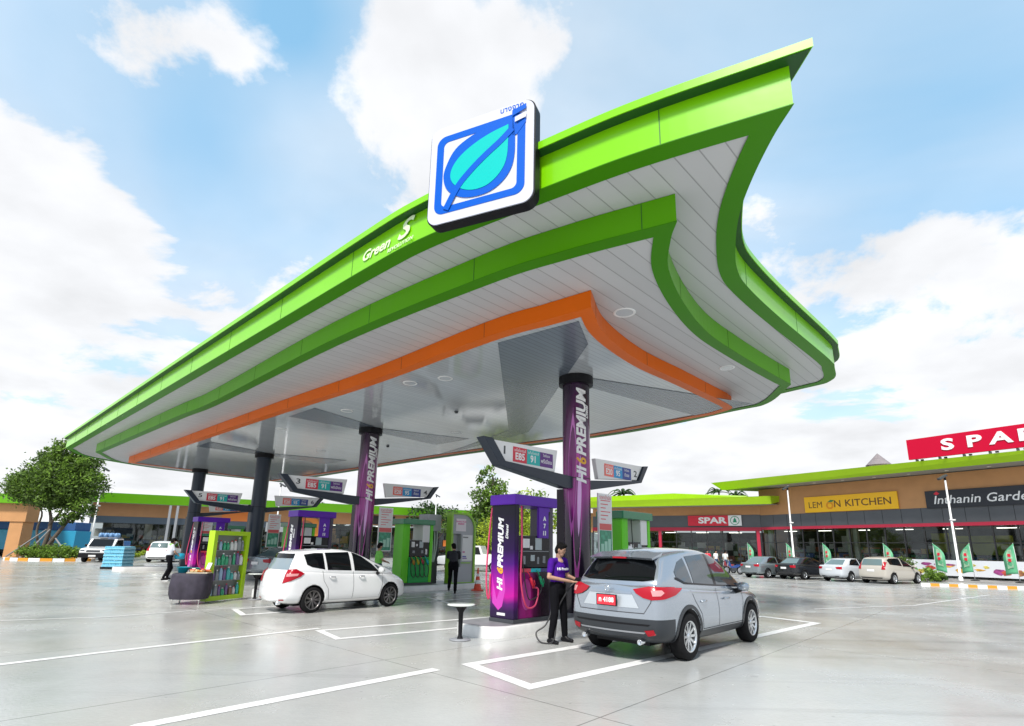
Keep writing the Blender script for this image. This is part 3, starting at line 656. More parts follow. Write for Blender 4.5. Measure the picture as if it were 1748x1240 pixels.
def purple_pump(label):
    o = thing('fuel_dispenser', label, 'fuel pump', (0, 0, 0), RZ, 'purple fuel dispensers')
    MB().bx(-.64, .64, -.39, .39, 0, .07).build('plinth', m_dark, o, bevel=.01)
    e = MB().bx(-.63, -.50, -.385, .385, .07, 2.28).build('end_panel', m_pend, o, bevel=.025)
    text('PREMIUM', .235, m_white, e, 'lettering', M4=fr((-.634, .06, 1.50), (0, 0, 1), (0, 1, 0)), bold=.010, shear=.22, sx=1.0)
    text('6', .25, mat('gold_print', (.75, .38, .02), .3), e, 'lettering', M4=fr((-.634, .06, .96), (0, 0, 1), (0, 1, 0)), bold=.01, shear=.22)
    text('HI', .23, m_white, e, 'lettering', M4=fr((-.634, .06, .70), (0, 0, 1), (0, 1, 0)), bold=.01, shear=.22)
    text('Diesel', .11, m_white, e, 'lettering', M4=fr((-.634, -.14, 1.72), (0, 0, 1), (0, 1, 0)), bold=.003, shear=.3)
    MB().bx(-.637, -.63, -.12, .14, .13, .18).build('label', m_lab, e)
    # printed swirl on the end panel
    vs = []; 
    MB().yz([(.30, .35), (.10, .22), (-.02, .3), (-.12, .62), (-.05, .95), (.06, .62), (.16, .42), (.26, .66), (.34, .9)], -.6345, -.630).build('printed_swirl', mat('swirl', (.55, .03, .42), .15, coat=.5), e)
    MB().bx(.50, .62, -.33, .33, .07, 2.28).build('rear_post', mat('post_dark', (.03, .02, .05), .25), o, bevel=.02)
    MB().bx(-.67, .67, -.42, .42, 2.26, 2.47).build('top_beam', m_purple, o, bevel=.03)
    hp = MB().bx(.12, .48, -.36, -.29, 1.62, 2.26).build('hanging_panel', m_purple, o, bevel=.015)
    for k, t_ in enumerate(('A', '7', '11')): text(t_, .12, m_white, hp, 'numeral', M4=fr((.30, -.364, 2.02 - k * .15), (1, 0, 0), (0, 0, 1)), bold=.006)
    c = MB().bx(-.50, .50, -.31, .31, 1.02, 1.66).build('console', m_blackg, o, bevel=.02)
    MB().bx(-.42, .50, -.325, -.31, 1.345, 1.36).build('ledge', m_grey, c)
    for a, b_, z0, z1, m in ((-.34, -.12, 1.42, 1.60, m_lab), (.06, .26, 1.38, 1.62, m_scr), (-.10, -.02, 1.39, 1.46, m_lab), (-.08, .04, 1.16, 1.28, m_scr), (.30, .38, 1.12, 1.26, m_grey), (-.30, -.24, 1.10, 1.26, m_grey), (.12, .18, 1.10, 1.24, m_grey)):
        MB().bx(a, b_, -.316, -.309, z0, z1).build('screen', m, c)
    lc = MB().bx(-.50, .50, -.33, .33, .07, .94).build('cabinet', m_pcab, o, bevel=.015)
    bd_ = MB().bx(-.50, .50, -.30, .30, .94, 1.02).build('nozzle_shelf', m_black, o)
    for a, b_, cc in ((-.38, -.10, (.62, .06, .10)), (-.10, .20, (.0, .45, .50)), (.20, .48, (.03, .03, .16))):
        MB().bx(a, b_, -.345, -.30, .945, 1.015).build('fuel_label', mat('lab%d' % int(cc[2] * 100), cc, .3), bd_)
    # pale oval printed on the cabinet door
    MB().prism([(.14 * math.cos(k * .3927) - .22, .30 * math.sin(k * .3927) + .52) for k in range(16)], -.3335, -.3300, f=lambda v: Vector((v.x, v.z, v.y))).build('printed_swirl', mat('swirl2', (.45, .06, .30), .2), lc)
    nozzle(o, -.14, -.38, .72, m_red); nozzle(o, .14, -.38, .74, mat('green_nozzle', (.0, .30, .12), .4))
    hose(o, [(-.46, -.40, 2.24), (-.47, -.44, 1.5), (-.50, -.46, .8), (-.36, -.48, .32), (-.08, -.47, .32), (.04, -.44, .6), (-.08, -.41, .66)], .019, m_hose_r)
    hose(o, [(-.60, .42, 2.24), (-.66, .44, 1.6), (-.72, .42, .9), (-.70, .40, .5), (-.66, .38, .45), (-.66, .36, .9)], .019, m_hose_r)
    hose(o, [(-.40, -.38, 2.24), (-.40, -.40, 1.2), (-.30, -.46, .5), (-.10, -.46, .45), (.10, -.44, .55), (.16, -.43, .7)], .012, m_hose_b)
    return o
pp = purple_pump('purple fuel dispenser nearest the viewer, beside the attendant in a purple shirt')
pp.location = loc_of(COLP[0], -2.06, -.16); pp.scale = (1, .84, 1)
p2_ = dup(pp, loc_of(COLP[1], -2.0, -.1), None, 'purple fuel dispenser on the island behind the white hatchback')
p3_ = dup(pp, loc_of(COLP[2], -2.0, -.1), None, 'purple fuel dispenser before the nearer plain slate column')
m_gp = mat('dispenser_green', (.12, .60, .01), .3, spec=.3); m_dg = mat('dispenser_deep_green', (.0, .18, .07), .3, coat=.3)
def green_pump(label):
    o = thing('fuel_dispenser', label, 'fuel pump', (0, 0, 0), RZ, 'green fuel dispensers')
    MB().bx(-.72, .72, -.39, .39, 0, .07).build('plinth', m_dark, o)
    MB().bx(-.66, -.36, -.31, .28, .07, 2.25).build('end_panel', m_gp, o, bevel=.03)
    MB().bx(.58, .72, -.34, .34, .07, 2.2).build('rear_post', m_gp, o, bevel=.02)
    MB().bx(-.75, .75, -.42, .42, 2.2, 2.40).build('top_beam', m_dg, o, bevel=.03)
    MB().bx(.22, .55, -.34, .30, 1.55, 2.2).build('hanging_panel', m_lab, o, bevel=.01)
    c = MB().bx(-.36, .58, -.31, .31, 1.0, 1.62).build('console', m_blackg, o, bevel=.02)
    for a, b_, z0, z1, m in ((-.28, -.12, 1.36, 1.56, m_lab), (.10, .28, 1.34, 1.58, m_scr), (-.06, .02, 1.40, 1.48, m_lab), (-.2, -.1, 1.14, 1.24, m_grey), (.2, .3, 1.14, 1.26, m_grey), (.4, .48, 1.1, 1.3, m_lab)):
        MB().bx(a, b_, -.316, -.309, z0, z1).build('screen', m, c)
    MB().bx(-.36, .58, -.33, .33, .07, 1.0).build('cabinet', mat('cabinet_green', (.0, .36, .06), .3, spec=.3), o, bevel=.015)
    for k, cc in enumerate(((.6, .25, .02), (.55, .5, .02), (.62, .06, .10), (.0, .45, .5))): nozzle(o, -.24 + k * .22, -.38, .80, mat('noz%d' % k, cc, .4))
    for k in range(4):
        x = -.24 + k * .2
        hose(o, [(x - .06, -.38, 1.0), (x - .12, -.46, .7), (x - .08, -.50, .35), (x + .06, -.50, .30), (x + .12, -.46, .6), (x + .04, -.42, .78)], .016, m_hose_b)
    hose(o, [(-.38, -.42, 2.2), (-.38, -.45, 1.4), (-.36, -.46, .8), (-.28, -.44, .9)], .014, m_hose_b)
    return o
gp = green_pump('green fuel dispenser behind the nearest purple column and the silver car')
gp.location = loc_of(COLP[0], 2.15, 0)
dup(gp, loc_of(COLP[1], 2.1, -.15), None, 'green fuel dispenser with looping hoses left of the arched kiosk')
dup(gp, loc_of(COLP[2], 2.1, 0), None, 'green fuel dispenser behind the nearer plain slate column')
dup(gp, loc_of(COLP[3], 2.1, 0), None, 'green fuel dispenser behind the farthest slate column')
# attendants' kiosk on the second island
ks = thing('attendant_kiosk', 'narrow grey kiosk with lime green arched frame and posters behind the near pump', 'kiosk', loc_of(COLP[1], 4.15, -.3), RZ)
def arch(x0, x1, z0, z1, r, k=10):
    o = [(x0, z0), (x1, z0), (x1, z1 - r)]
    for j in range(1, k + 1): a = R(90 * j / k); o.append((x1 - r + r * math.cos(a), z1 - r + r * math.sin(a)))
    return o + [(x0, z1)]
m_kg = mat('kiosk_grey', (.38, .39, .42), .4); m_kl = mat('kiosk_lime', (.25, .50, .04), .35)
mb = MB(); A_, B_ = arch(-.60, .72, 0, 2.75, .62), arch(-.52, .64, .03, 2.68, .56); n = len(A_)
vs = [(p[0], y, p[1]) for y in (-.42, -.10) for L_ in (A_, B_) for p in L_]
fs = []
for i in range(n):
    j = (i + 1) % n; fs += [(i, j, n + j, n + i), (2 * n + i, 3 * n + i, 3 * n + j, 2 * n + j), (i, 2 * n + i, 2 * n + j, j), (n + i, n + j, 3 * n + j, 3 * n + i)]
mb.add(vs, fs).build('frame', m_kl, ks)
MB().xz(B_, -.16, -.11).build('back_wall', m_kg, ks)
MB().xz([(-.52, 1.92), (.64, 1.92), (.64, 2.12)] + B_[3:], -.36, -.16).build('upper_panel', m_kg, ks)
MB().bx(-.52, -.44, -.36, -.16, .03, 1.92).build('jamb', m_kl, ks)
MB().bx(-.02, .64, -.36, -.16, .03, 1.92).build('side_panel', m_kg, ks)
MB().bx(-.40, -.02, -.36, -.16, .03, .62).build('counter', m_kg, ks)
ps = MB().bx(.04, .58, -.375, -.362, .86, 1.88).build('poster', m_lab, ks)
for z, cc, w_ in ((1.78, (.2, .2, .2), .14), (1.2, (.6, .1, .3), .06), (1.02, (.1, .1, .4), .1), (.95, (.3, .2, .4), .12)): MB().bx(.06, .06 + w_ * 2, -.379, -.3755, z - .02, z + .03).build('printed_block', mat('pb%d' % int(cc[0] * 10 + cc[2] * 100), cc, .5), ps)
ps = MB().bx(-.33, .20, -.375, -.362, 2.02, 2.52).build('poster', mat('poster_white', (.72, .66, .70), .4), ks)
for z in (2.40, 2.31): text('SAVING PLUS' if z > 2.35 else 'MEMBER', .09, mat('pink_print', (.6, .05, .25), .4), ps, 'lettering', M4=fr((-.065, -.3755, z), (1, 0, 0), (0, 0, 1)), bold=.002, ext=.001)
MB().bx(.0, .5, -.40, -.34, .76, .80).build('shelf', m_kl, ks)
# grey service pillar beside the kiosk
sv = thing('service_pillar', 'grey pillar with pale draped hoses left of the arched kiosk', 'pillar', loc_of(COLP[1], 3.1, .1), RZ)
MB().bx(-.28, .28, -.22, .22, 0, 2.0).build('post', m_dark, sv); MB().bx(-.34, .34, -.30, .30, 2.0, 2.65).build('head_box', m_kg, sv, bevel=.03)
for k in range(4): MB().tube(catmull([(-.2 + k * .13, -.24, 2.0), (-.16 + k * .1, -.30, 1.4), (-.1 + k * .05, -.27, .8)], 5), .03, 6).build('hose', mat('pale_hose', (.55, .62, .6), .4), sv)
# poster boards on the columns
def board(c_, label):
    o = thing('notice_board', label, 'notice board', (c_.x, c_.y, 0), RZ, 'notice boards beside the canopy columns')
    MB().bx(.60, .66, -.30, -.24, ISZ, 1.5).build('post', m_grey, o)
    MB().bx(.42, 1.00, -.34, -.30, 1.40, 2.96).build('frame', m_white, o)
    t = MB().bx(.45, .97, -.346, -.3405, 2.24, 2.92).build('price_list', m_lab, o)
    for k in range(6): MB().bx(.50, .92 - (k % 3) * .1, -.3478, -.3465, 2.78 - k * .09, 2.80 - k * .09).build('printed_line', m_red, t)
    text('ราคาน้ำมัน', .12, m_red, t, 'lettering', M4=fr((.71, -.347, 2.86), (1, 0, 0), (0, 0, 1)), ext=.001)
    MB().bx(.45, .97, -.346, -.3405, 2.08, 2.23).build('red_band', mat('red_band', (.62, .10, .10), .4), o)
    g_ = MB().bx(.45, .97, -.346, -.3405, 1.43, 2.07).build('green_poster', mat('poster_green', (.05, .30, .18), .4, noise_amt=.5, nscale=9), o)
    for k in range(3): MB().bx(.50 + k * .15, .62 + k * .15, -.348, -.3465, 1.55, 1.75 + .06 * k).build('printed_block', mat('mint_print', (.35, .60, .48), .4), g_)
    return o
b0_ = board(COLP[0], 'tall notice board with price list on the nearest purple column')
for c_, l in ((COLP[1], 'tall notice board with price list on the second purple column'), (COLP[2], 'tall notice board with price list on the nearer slate column'), (COLP[3], 'tall notice board with price list on the farthest slate column')): dup(b0_, (c_.x, c_.y, 0), None, l)
# round white-topped pedestal tables
def ped(label, p, h=.60):
    o = thing('pedestal_table', label, 'table', p, 0, 'round pedestal tables at the island ends')
    MB().lathe([(0, h - .012), (.24, h - .012), (.255, h), (.24, h + .014), (0, h + .014)], 28).build('table_top', mat('frosted_top', (.62, .66, .63), .12), o)
    MB().lathe([(.12, h - .014), (.11, h - .03), (.045, h - .13), (.035, .08), (.06, .02)], 18).build('stem', m_black, o)
    MB().lathe([(0, .004), (.19, .004), (.19, .016), (.07, .026), (0, .026)], 26).build('base', m_grey, o)
    return o
ped('round white pedestal table at the near end of the closest island', G(785, 1093))
ped('round white pedestal table between the bottle display and the white hatchback', G(434, 1024), .72)
# traffic cones
m_cone = mat('cone_orange', (.75, .07, .025), .45)
def cone(label, p, h=.84):
    o = thing('traffic_cone', label, 'cone', p, 0, 'traffic cones'); k = h / .75
    MB().bx(-.2 * k, .2 * k, -.2 * k, .2 * k, 0, .035).build('base', m_cone, o, bevel=.01)
    MB().lathe([(.135 * k, .035), (.10 * k, .22 * k)], 20).lathe([(.078 * k, .34 * k), (.058 * k, .46 * k)], 20).lathe([(.042 * k, .55 * k), (.022 * k, .74 * k), (0, .75 * k)], 20).build('cone_body', m_cone, o)
    MB().lathe([(.10 * k, .22 * k), (.078 * k, .34 * k)], 20).lathe([(.058 * k, .46 * k), (.042 * k, .55 * k)], 20).build('reflective_band', m_white, o)
    return o
cone('orange and white traffic cone right of the arched kiosk', G(815, 1008), .84)
cone('orange traffic cone beside the stacked blue water packs', G(214, 959), .95)
bn = thing('waste_bin', 'dark blue bin standing right of the arched kiosk', 'bin', loc_of(COLP[1], 5.05, -.2), RZ); MB().lathe([(.15, 0), (.19, .42), (.2, .44), (.16, .44), (.14, .1), (0, .1)], 18).build('bin_body', mat('bin_blue', (.03, .05, .12), .5), bn)
# held nozzle with its looping black hose
gun = thing('fuel_nozzle', 'black fuel nozzle with looping hose held in the attendant hands at the silver car', 'fuel nozzle', (0, 0, 0))
# ------------------------------------------------------------------ bottle display and cloth table
P1, P2 = G(351, 1030), G(414, 1023); dd = (P2 - P1).normalized(); CWD = (P2 - P1).length
cab = thing('display_cabinet', 'lime green framed display cabinet full of bottles left of the white hatchback', 'display cabinet', P1, math.atan2(dd.y, dd.x))
m_cabl = mat('cabinet_lime', (.40, .66, .01), .3, coat=.3)
HC = 1.92; CDp = .2; t_ = .12
mb = MB().bx(0, CWD, 0, CDp, .04, .04 + t_).bx(0, CWD, 0, CDp, HC - t_, HC).bx(0, t_, 0, CDp, .04 + t_, HC - t_).bx(CWD - t_, CWD, 0, CDp, .04 + t_, HC - t_)
mb.build('frame', m_cabl, cab)
MB().bx(t_, CWD - t_, CDp - .03, CDp - .01, .16, HC - t_).build('back_panel', mat('cab_back', (.22, .24, .24), .4), cab)
NSH = 4; shz = [.16 + k * (HC - t_ - .16) / NSH for k in range(NSH)]
for k in range(1, NSH): MB().bx(t_, CWD - t_, .04, CDp - .03, shz[k] - .02, shz[k]).build('shelf', m_grey, cab)
shelfname = ('bottom shelf', 'second shelf', 'third shelf', 'top shelf')
bcols = [('grey', (.22, .25, .26)), ('green', (.02, .34, .16)), ('white', (.62, .63, .62)), ('purple', (.16, .10, .26)), ('turquoise', (.05, .42, .40)), ('brown', (.20, .10, .06)), ('pale blue', (.30, .45, .62))]
protos = {}
for k in range(NSH):
    nb = 8
    for j in range(nb):
        nm, cc = bcols[rnd.choice([0, 1, 2, 3, 4, 6, 5, 1, 0])]
        x = t_ + .07 + j * (CWD - 2 * t_ - .14) / (nb - 1); y = .08 + rnd.uniform(-.01, .01)
        wp = world_of(cab) @ Vector((x, y, shz[k])); lab = '%s bottle standing on the %s of the lime display cabinet' % (nm, shelfname[k])
        if nm not in protos:
            o = thing('bottle', lab, 'bottle', wp, 0, 'bottles in the lime display cabinet')
            MB().lathe([(0, 0), (.052, 0), (.055, .02), (.055, .19), (.03, .25), (.022, .28)], 12).build('bottle_body', mat('bottle_' + nm.replace(' ', '_'), cc, .15, coat=.5), o)
            MB().lathe([(.024, .28), (.024, .31), (0, .31)], 10).build('cap', m_white if j % 2 else m_red, o)
            protos[nm] = o
        else: o = dup(protos[nm], wp, None, lab)
        o['group'] = '%s bottles on the %s' % (nm, shelfname[k]); s_ = rnd.uniform(.62, 1.25); o.scale = (rnd.uniform(.8, 1.25),) * 2 + (s_,)
tp = G(322, 1031); tb = thing('cloth_table', 'low table under a black cloth left of the bottle display cabinet', 'table', tp, R(8))
def cloth(wx, wy, h, z0):
    mb = MB(); n = 64; rings = []
    for i, z in enumerate((z0, z0 + .12, z0 + .3, h - .06, h, h)):
        f = (.93, 1.03, 1.07, 1.03, 1.0, 1.0)[i]; rg = []
        for k in range(n):
            a = 2 * math.pi * k / n; cxx, sxx = math.cos(a), math.sin(a); q = (abs(cxx) ** 3 + abs(sxx) ** 3) ** (-1 / 3)
            wv = 1 + (.022 * math.sin(a * 17 + 1) + .016 * math.sin(a * 9)) * (1 - (z - z0) / (h - z0))
            rg.append((cxx * q * wx * f * wv * (.97 if i == 5 else 1), sxx * q * wy * f * wv * (.97 if i == 5 else 1), z + (.004 if i == 5 else 0)))
        rings.append(rg)
    vs = [v for rg in rings for v in rg]; fs = [(i * n + k, i * n + (k + 1) % n, (i + 1) * n + (k + 1) % n, (i + 1) * n + k) for i in range(5) for k in range(n)]; fs.append(tuple(range(5 * n, 6 * n)))
    mb.add(vs, fs, True); mb.smooth[-1] = False; return mb
cloth(.45, .38, .78, .13).build('table_cloth', mat('black_cloth', (.040, .034, .052), .8, noise_amt=.3, nscale=6), tb)
for a in (-.33, .33):
    for b_ in (-.24, .24): MB().tube([(a, b_, 0), (a, b_, .7)], .016, 8).build('leg', m_chrome, tb)
def bowl(label, p, m, r=.14, h=.12): 
    return tag(MB().lathe([(0, 0), (r * .6, 0), (r, h), (r * 1.05, h), (r * .94, h - .006), (r * .5, .02), (0, .02)], 20).build('bowl', m, None, loc=p), label, 'bowl', 'bowls on the black cloth table')
W = world_of(tb)
m_tb = mat('teal_plastic', (.01, .36, .48), .3)
bowl('light blue bowl on the left end of the black cloth table', W @ Vector((-.30, .08, .785)), m_tb, .16, .15)
bowl('teal bowl in the middle of the black cloth table', W @ Vector((-.04, .16, .785)), mat('teal_dark', (.0, .30, .30), .3), .14, .13)
tr = thing('snack_tray', 'pale tray heaped with orange snack packets on the black cloth table', 'tray', W @ Vector((.18, -.06, .785)), R(8))
MB().bx(-.26, .26, -.17, .17, 0, .03).build('tray', mat('tray_pale', (.55, .48, .36), .5), tr, bevel=.008)
for k in range(14): MB().box((rnd.uniform(-.2, .2), rnd.uniform(-.12, .12), .05 + .02 * (k % 3)), (.12, .08, .03), Matrix.Rotation(rnd.uniform(-.5, .5), 3, 'X') @ Matrix.Rotation(rnd.uniform(0, 3), 3, 'Z')).build('packet', mat('packet%d' % (k % 3), ((.7, .25, .04), (.65, .5, .25), (.6, .12, .08))[k % 3], .35), tr)
bg_ = thing('price_card', 'small white card standing in the snack tray', 'card', W @ Vector((.34, .1, .84)), R(-20)); MB().box((0, 0, .12), (.14, .012, .2), Matrix.Rotation(-.4, 3, 'X')).build('card', m_lab, bg_)
# ------------------------------------------------------------------ pallet of blue water packs
pc = G(187, 972); PR = R(4)
pl = thing('pallet', 'black pallet under the stacked blue water packs', 'pallet', pc + Vector((-.05, .65, 0)), PR, scale=.86)
for y in (-.62, 0, .62): MB().bx(-.66, .66, y - .06, y + .06, 0, .10).build('runner', m_black, pl)
MB().bx(-.68, .68, -.68, .68, .10, .13).build('deck', m_black, pl)
m_wp = mat('water_pack_film', (.16, .52, .72), .12, coat=.8, noise_amt=.25, nscale=14)
m_wc = mat('water_cap', (.6, .75, .85), .3)
pr_ = None; WPL = world_of(pl); rows = ('bottom', 'second', 'third', 'fourth', 'fifth', 'top')
for k in range(6):
    for i in range(3):
        for j in range(3):
            if 0 < i < 2 and 0 < j < 2 and k < 5: continue
            q = WPL @ Vector((-.42 + i * .42 + rnd.uniform(-.01, .01), -.42 + j * .42, .13 + k * .222)); lab = 'blue shrink wrapped water pack in the %s layer of the pallet stack' % rows[k]
            if pr_ is None:
                pr_ = thing('water_pack', lab, 'water pack', q, PR, scale=.86)
                mb = MB()
                for a in range(4):
                    for b_ in range(4): mb.lathe([(.052, 0), (.057, .05), (.052, .10), (.057, .15), (.04, .19), (.018, .21), (0, .21)], 10, (-.153 + a * .102, -.153 + b_ * .102, 0))
                mb.build('bottles', m_wp, pr_)
                MB().bx(-.205, .205, -.205, .205, .03, .10).build('shrink_film', mat('film', (.22, .60, .78), .1, coat=.6), pr_)
                o = pr_
            else: o = dup(pr_, q, PR, lab)
            o['group'] = 'water packs in the %s layer' % rows[k]
# ------------------------------------------------------------------ cars
def eval_mods(o):
    dg = bpy.context.evaluated_depsgraph_get(); dg.update(); me = bpy.data.meshes.new_from_object(o.evaluated_get(dg), depsgraph=dg); return me
def cage(rows, bulge_r, bulge_f, cols=(-1, -.62, 0, .62, 1)):
    """rows: list of stations (rear to front); each a list of (x,y,z) on the left side from the bottom centre line (y small) to the top centre line"""
    mb = MB(); n = len(rows[0]); S_ = len(rows)
    for st in rows:
        for (x, y, z) in st: mb.v.append(Vector((x, y, z)))
        for (x, y, z) in st: mb.v.append(Vector((x, -y, z)))
    def vi(s, j, side): return s * 2 * n + (0 if side else n) + j
    for s in range(S_ - 1):
        for j in range(n - 1):
            mb.f.append([vi(s, j, 1), vi(s + 1, j, 1), vi(s + 1, j + 1, 1), vi(s, j + 1, 1)]); mb.f.append([vi(s, j, 0), vi(s, j + 1, 0), vi(s + 1, j + 1, 0), vi(s + 1, j, 0)])
        for j in (0, n - 1): mb.f.append([vi(s, j, 1), vi(s, j, 0), vi(s + 1, j, 0), vi(s + 1, j, 1)] if j == 0 else [vi(s, j, 1), vi(s + 1, j, 1), vi(s + 1, j, 0), vi(s, j, 0)])
    for s, bl in ((0, -bulge_r), (S_ - 1, bulge_f)):
        grid = []
        for j in range(n):
            x, y, z = rows[s][j]; g_ = [vi(s, j, 0)]
            for c in cols[1:-1]: 
                mb.v.append(Vector((x + bl * (1 - c * c), y * c, z))); g_.append(len(mb.v) - 1)
            g_.append(vi(s, j, 1)); grid.append(g_)
        for j in range(n - 1):
            for k in range(len(cols) - 1):
                f = [grid[j][k], grid[j][k + 1], grid[j + 1][k + 1], grid[j + 1][k]]
                mb.f.append(f if s == 0 else f[::-1])
        # close to the top/bottom strips
        for j in (0, n - 1):
            f = [grid[j][k] for k in range(len(cols))]; mb.f.append(f)
    mb.m = [0] * len(mb.f); mb.smooth = [True] * len(mb.f); return mb
class CarShape:
    def __init__(s, spec):
        s.sp = spec; lower = cage(spec['lower'], spec['br'], spec['bf']).build('tmp', m_white); up = cage(spec['upper'], spec['ubr'], spec['ubf']).build('tmp', m_white)
        for o in (lower, up):
            md = o.modifiers.new('s', 'SUBSURF'); md.levels = md.render_levels = spec.get('lv', 3); md.boundary_smooth = 'ALL'
            me = eval_mods(o); o.modifiers.clear(); o.data = me
        cut = MB()
        for xw in (spec['xr'], spec['xf']):
            for sd_ in (-1, 1): cut.lathe([(0, sd_ * .42), (spec['ra'], sd_ * .42), (spec['ra'], sd_ * 1.3), (0, sd_ * 1.3)], 36, (xw, 0, spec['rw'] + .01), 'y')
        co = cut.build('tmp', m_black)
        bmx = bmesh.new(); bmx.from_mesh(co.data); bmesh.ops.remove_doubles(bmx, verts=bmx.verts, dist=1e-4); bmesh.ops.recalc_face_normals(bmx, faces=bmx.faces); bmx.to_mesh(co.data); bmx.free()
        lower.data.materials.clear(); lower.data.materials.append(m_white); lower.data.materials.append(m_black)
        for p in co.data.polygons: p.material_index = 0
        md = lower.modifiers.new('b', 'BOOLEAN'); md.operation = 'DIFFERENCE'; md.object = co; md.solver = 'EXACT'
        try: md.material_mode = 'TRANSFER'
        except Exception: pass
        me = eval_mods(lower); lower.modifiers.clear(); lower.data = me
        bm = bmesh.new(); bm.from_mesh(lower.data); k0 = len(bm.verts); bm.from_mesh(up.data); bm.verts.ensure_lookup_table()
        s.me = bpy.data.meshes.new('body'); bm.to_mesh(s.me)
        # carve for raycast: the uncut shape would be better but this is close
        s.bvh = BVHTree.FromBMesh(bm); bm.free()
        for o in (lower, up, co): bpy.data.objects.remove(o)
        for p in s.me.polygons: p.use_smooth = True
    def body(s, parent, paint, dark, zsplit=None, rear=None, name='body'):
        """paint above, dark cladding below, split along clean planes"""
        me = s.me.copy(); me.name = name; me.materials.clear(); me.materials.append(paint); me.materials.append(m_black); sp = s.sp
        bm = bmesh.new(); bm.from_mesh(me)
        def inarch(c):
            for xw in (sp['xr'], sp['xf']):
                d = math.hypot(c.x - xw, c.z - sp['rw'] - .01)
                if d < sp['ra'] + .004 : return True
            return False
        for f in bm.faces:
            c = f.calc_center_median()
            f.material_index = 1 if (inarch(c) or c.z < sp['zfloor'] + .02) else 0
        o = None
        if zsplit:
            bmesh.ops.bisect_plane(bm, geom=bm.verts[:] + bm.edges[:] + bm.faces[:], plane_co=(0, 0, zsplit), plane_no=(0, 0, 1))
            if rear: 
                bmesh.ops.bisect_plane(bm, geom=bm.verts[:] + bm.edges[:] + bm.faces[:], plane_co=rear[0], plane_no=rear[1])
                bmesh.ops.bisect_plane(bm, geom=bm.verts[:] + bm.edges[:] + bm.faces[:], plane_co=(0, 0, rear[2]), plane_no=(0, 0, 1))
            sel = []
            for f in bm.faces:
                c = f.calc_center_median()
                d = c.z < zsplit or (rear and (c - Vector(rear[0])).dot(Vector(rear[1])) < 0 and c.z < rear[2])
                if d and f.material_index == 0: sel.append(f)
            b2 = bm.copy(); idx = {f.index for f in sel}
            bm.faces.index_update(); idx = {f.index for f in sel}; b2 = bm.copy(); b2.faces.ensure_lookup_table()
            bmesh.ops.delete(b2, geom=[f for f in b2.faces if f.index not in idx], context='FACES')
            bmesh.ops.delete(bm, geom=sel, context='FACES')
            m2 = bpy.data.meshes.new('cladding'); 
            for f in b2.faces: f.material_index = 0
            b2.to_mesh(m2); b2.free(); m2.materials.append(dark); o = bpy.data.objects.new('lower_cladding', m2); COL.objects.link(o); o.parent = parent
            for p in m2.polygons: p.use_smooth = True
        bm.to_mesh(me); bm.free(); b = bpy.data.objects.new(name, me); COL.objects.link(b); b.parent = parent; return b
    def patch(s, name, poly, view, m, parent, off=.006, cell=.05, thick=0.0, maxd=None, back=False):
        """poly in view coordinates, laid onto the body: view = 'R','L','B','F' or (origin, u, v, dir)"""
        if view == 'R': fn = lambda u, v: (Vector((u, -3, v)), Vector((0, 1, 0)))
        elif view == 'L': fn = lambda u, v: (Vector((u, 3, v)), Vector((0, -1, 0)))
        elif view == 'B': fn = lambda u, v: (Vector((-4, u, v)), Vector((1, 0, 0)))
        elif view == 'F': fn = lambda u, v: (Vector((4, u, v)), Vector((-1, 0, 0)))
        else:
            ua, dr_ = Vector(view[0]).normalized(), Vector(view[1]).normalized(); fn = lambda u, v: (ua * u + Vector((0, 0, v)) - dr_ * 5, dr_)
        bm = bmesh.new(); vs = [bm.verts.new((p[0], p[1], 0)) for p in poly]; bm.faces.new(vs)
        us = [p[0] for p in poly]; ws = [p[1] for p in poly]
        for ax, lo, hi in ((0, min(us), max(us)), (1, min(ws), max(ws))):
            q = math.ceil(lo / cell) * cell
            while q < hi:
                if q > lo + 1e-4: bmesh.ops.bisect_plane(bm, geom=bm.verts[:] + bm.edges[:] + bm.faces[:], plane_co=(q, 0, 0) if ax == 0 else (0, q, 0), plane_no=(1, 0, 0) if ax == 0 else (0, 1, 0), dist=1e-5)
                q += cell
        bad = []
        for v in bm.verts:
            o, d = fn(v.co.x, v.co.y); h, nn, _, dist = s.bvh.ray_cast(o, d)
            if h is None: bad.append(v); continue
            if nn.dot(d) > 0: nn = -nn
            v.co = h + (nn * .6 - d * .4).normalized() * off
        bmesh.ops.delete(bm, geom=bad, context='VERTS')
        bmesh.ops.recalc_face_normals(bm, faces=bm.faces); me = bpy.data.meshes.new(name); bm.to_mesh(me); bm.free(); me.materials.append(m)
        for p in me.polygons: p.use_smooth = True
        o = bpy.data.objects.new(name, me); COL.objects.link(o); o.parent = parent
        if back:
            pass
        return o
    def line(s, name, pts, view, m, parent, wd=.010, off=.004):
        P = [Vector((p[0], p[1])) for p in pts]; L = []; Q = []
        for i, p in enumerate(P):
            d = (P[min(i + 1, len(P) - 1)] - P[max(i - 1, 0)]).normalized(); n_ = Vector((-d.y, d.x)) * wd / 2; L.append(p + n_); Q.append(p - n_)
        bm = bmesh.new(); 
        if view == 'R': fn = lambda v: (Vector((v.x, -3, v.y)), Vector((0, 1, 0)))
        elif view == 'L': fn = lambda v: (Vector((v.x, 3, v.y)), Vector((0, -1, 0)))
        elif view == 'B': fn = lambda v: (Vector((-4, v.x, v.y)), Vector((1, 0, 0)))
        else: fn = lambda v: (Vector((4, v.x, v.y)), Vector((-1, 0, 0)))
        # resample
        def res(A):
            o = []
            for i in range(len(A) - 1):
                k = max(1, int((A[i + 1] - A[i]).length / .06))
                for j in range(k): o.append(A[i].lerp(A[i + 1], j / k))
            return o + [A[-1]]
        prs = []
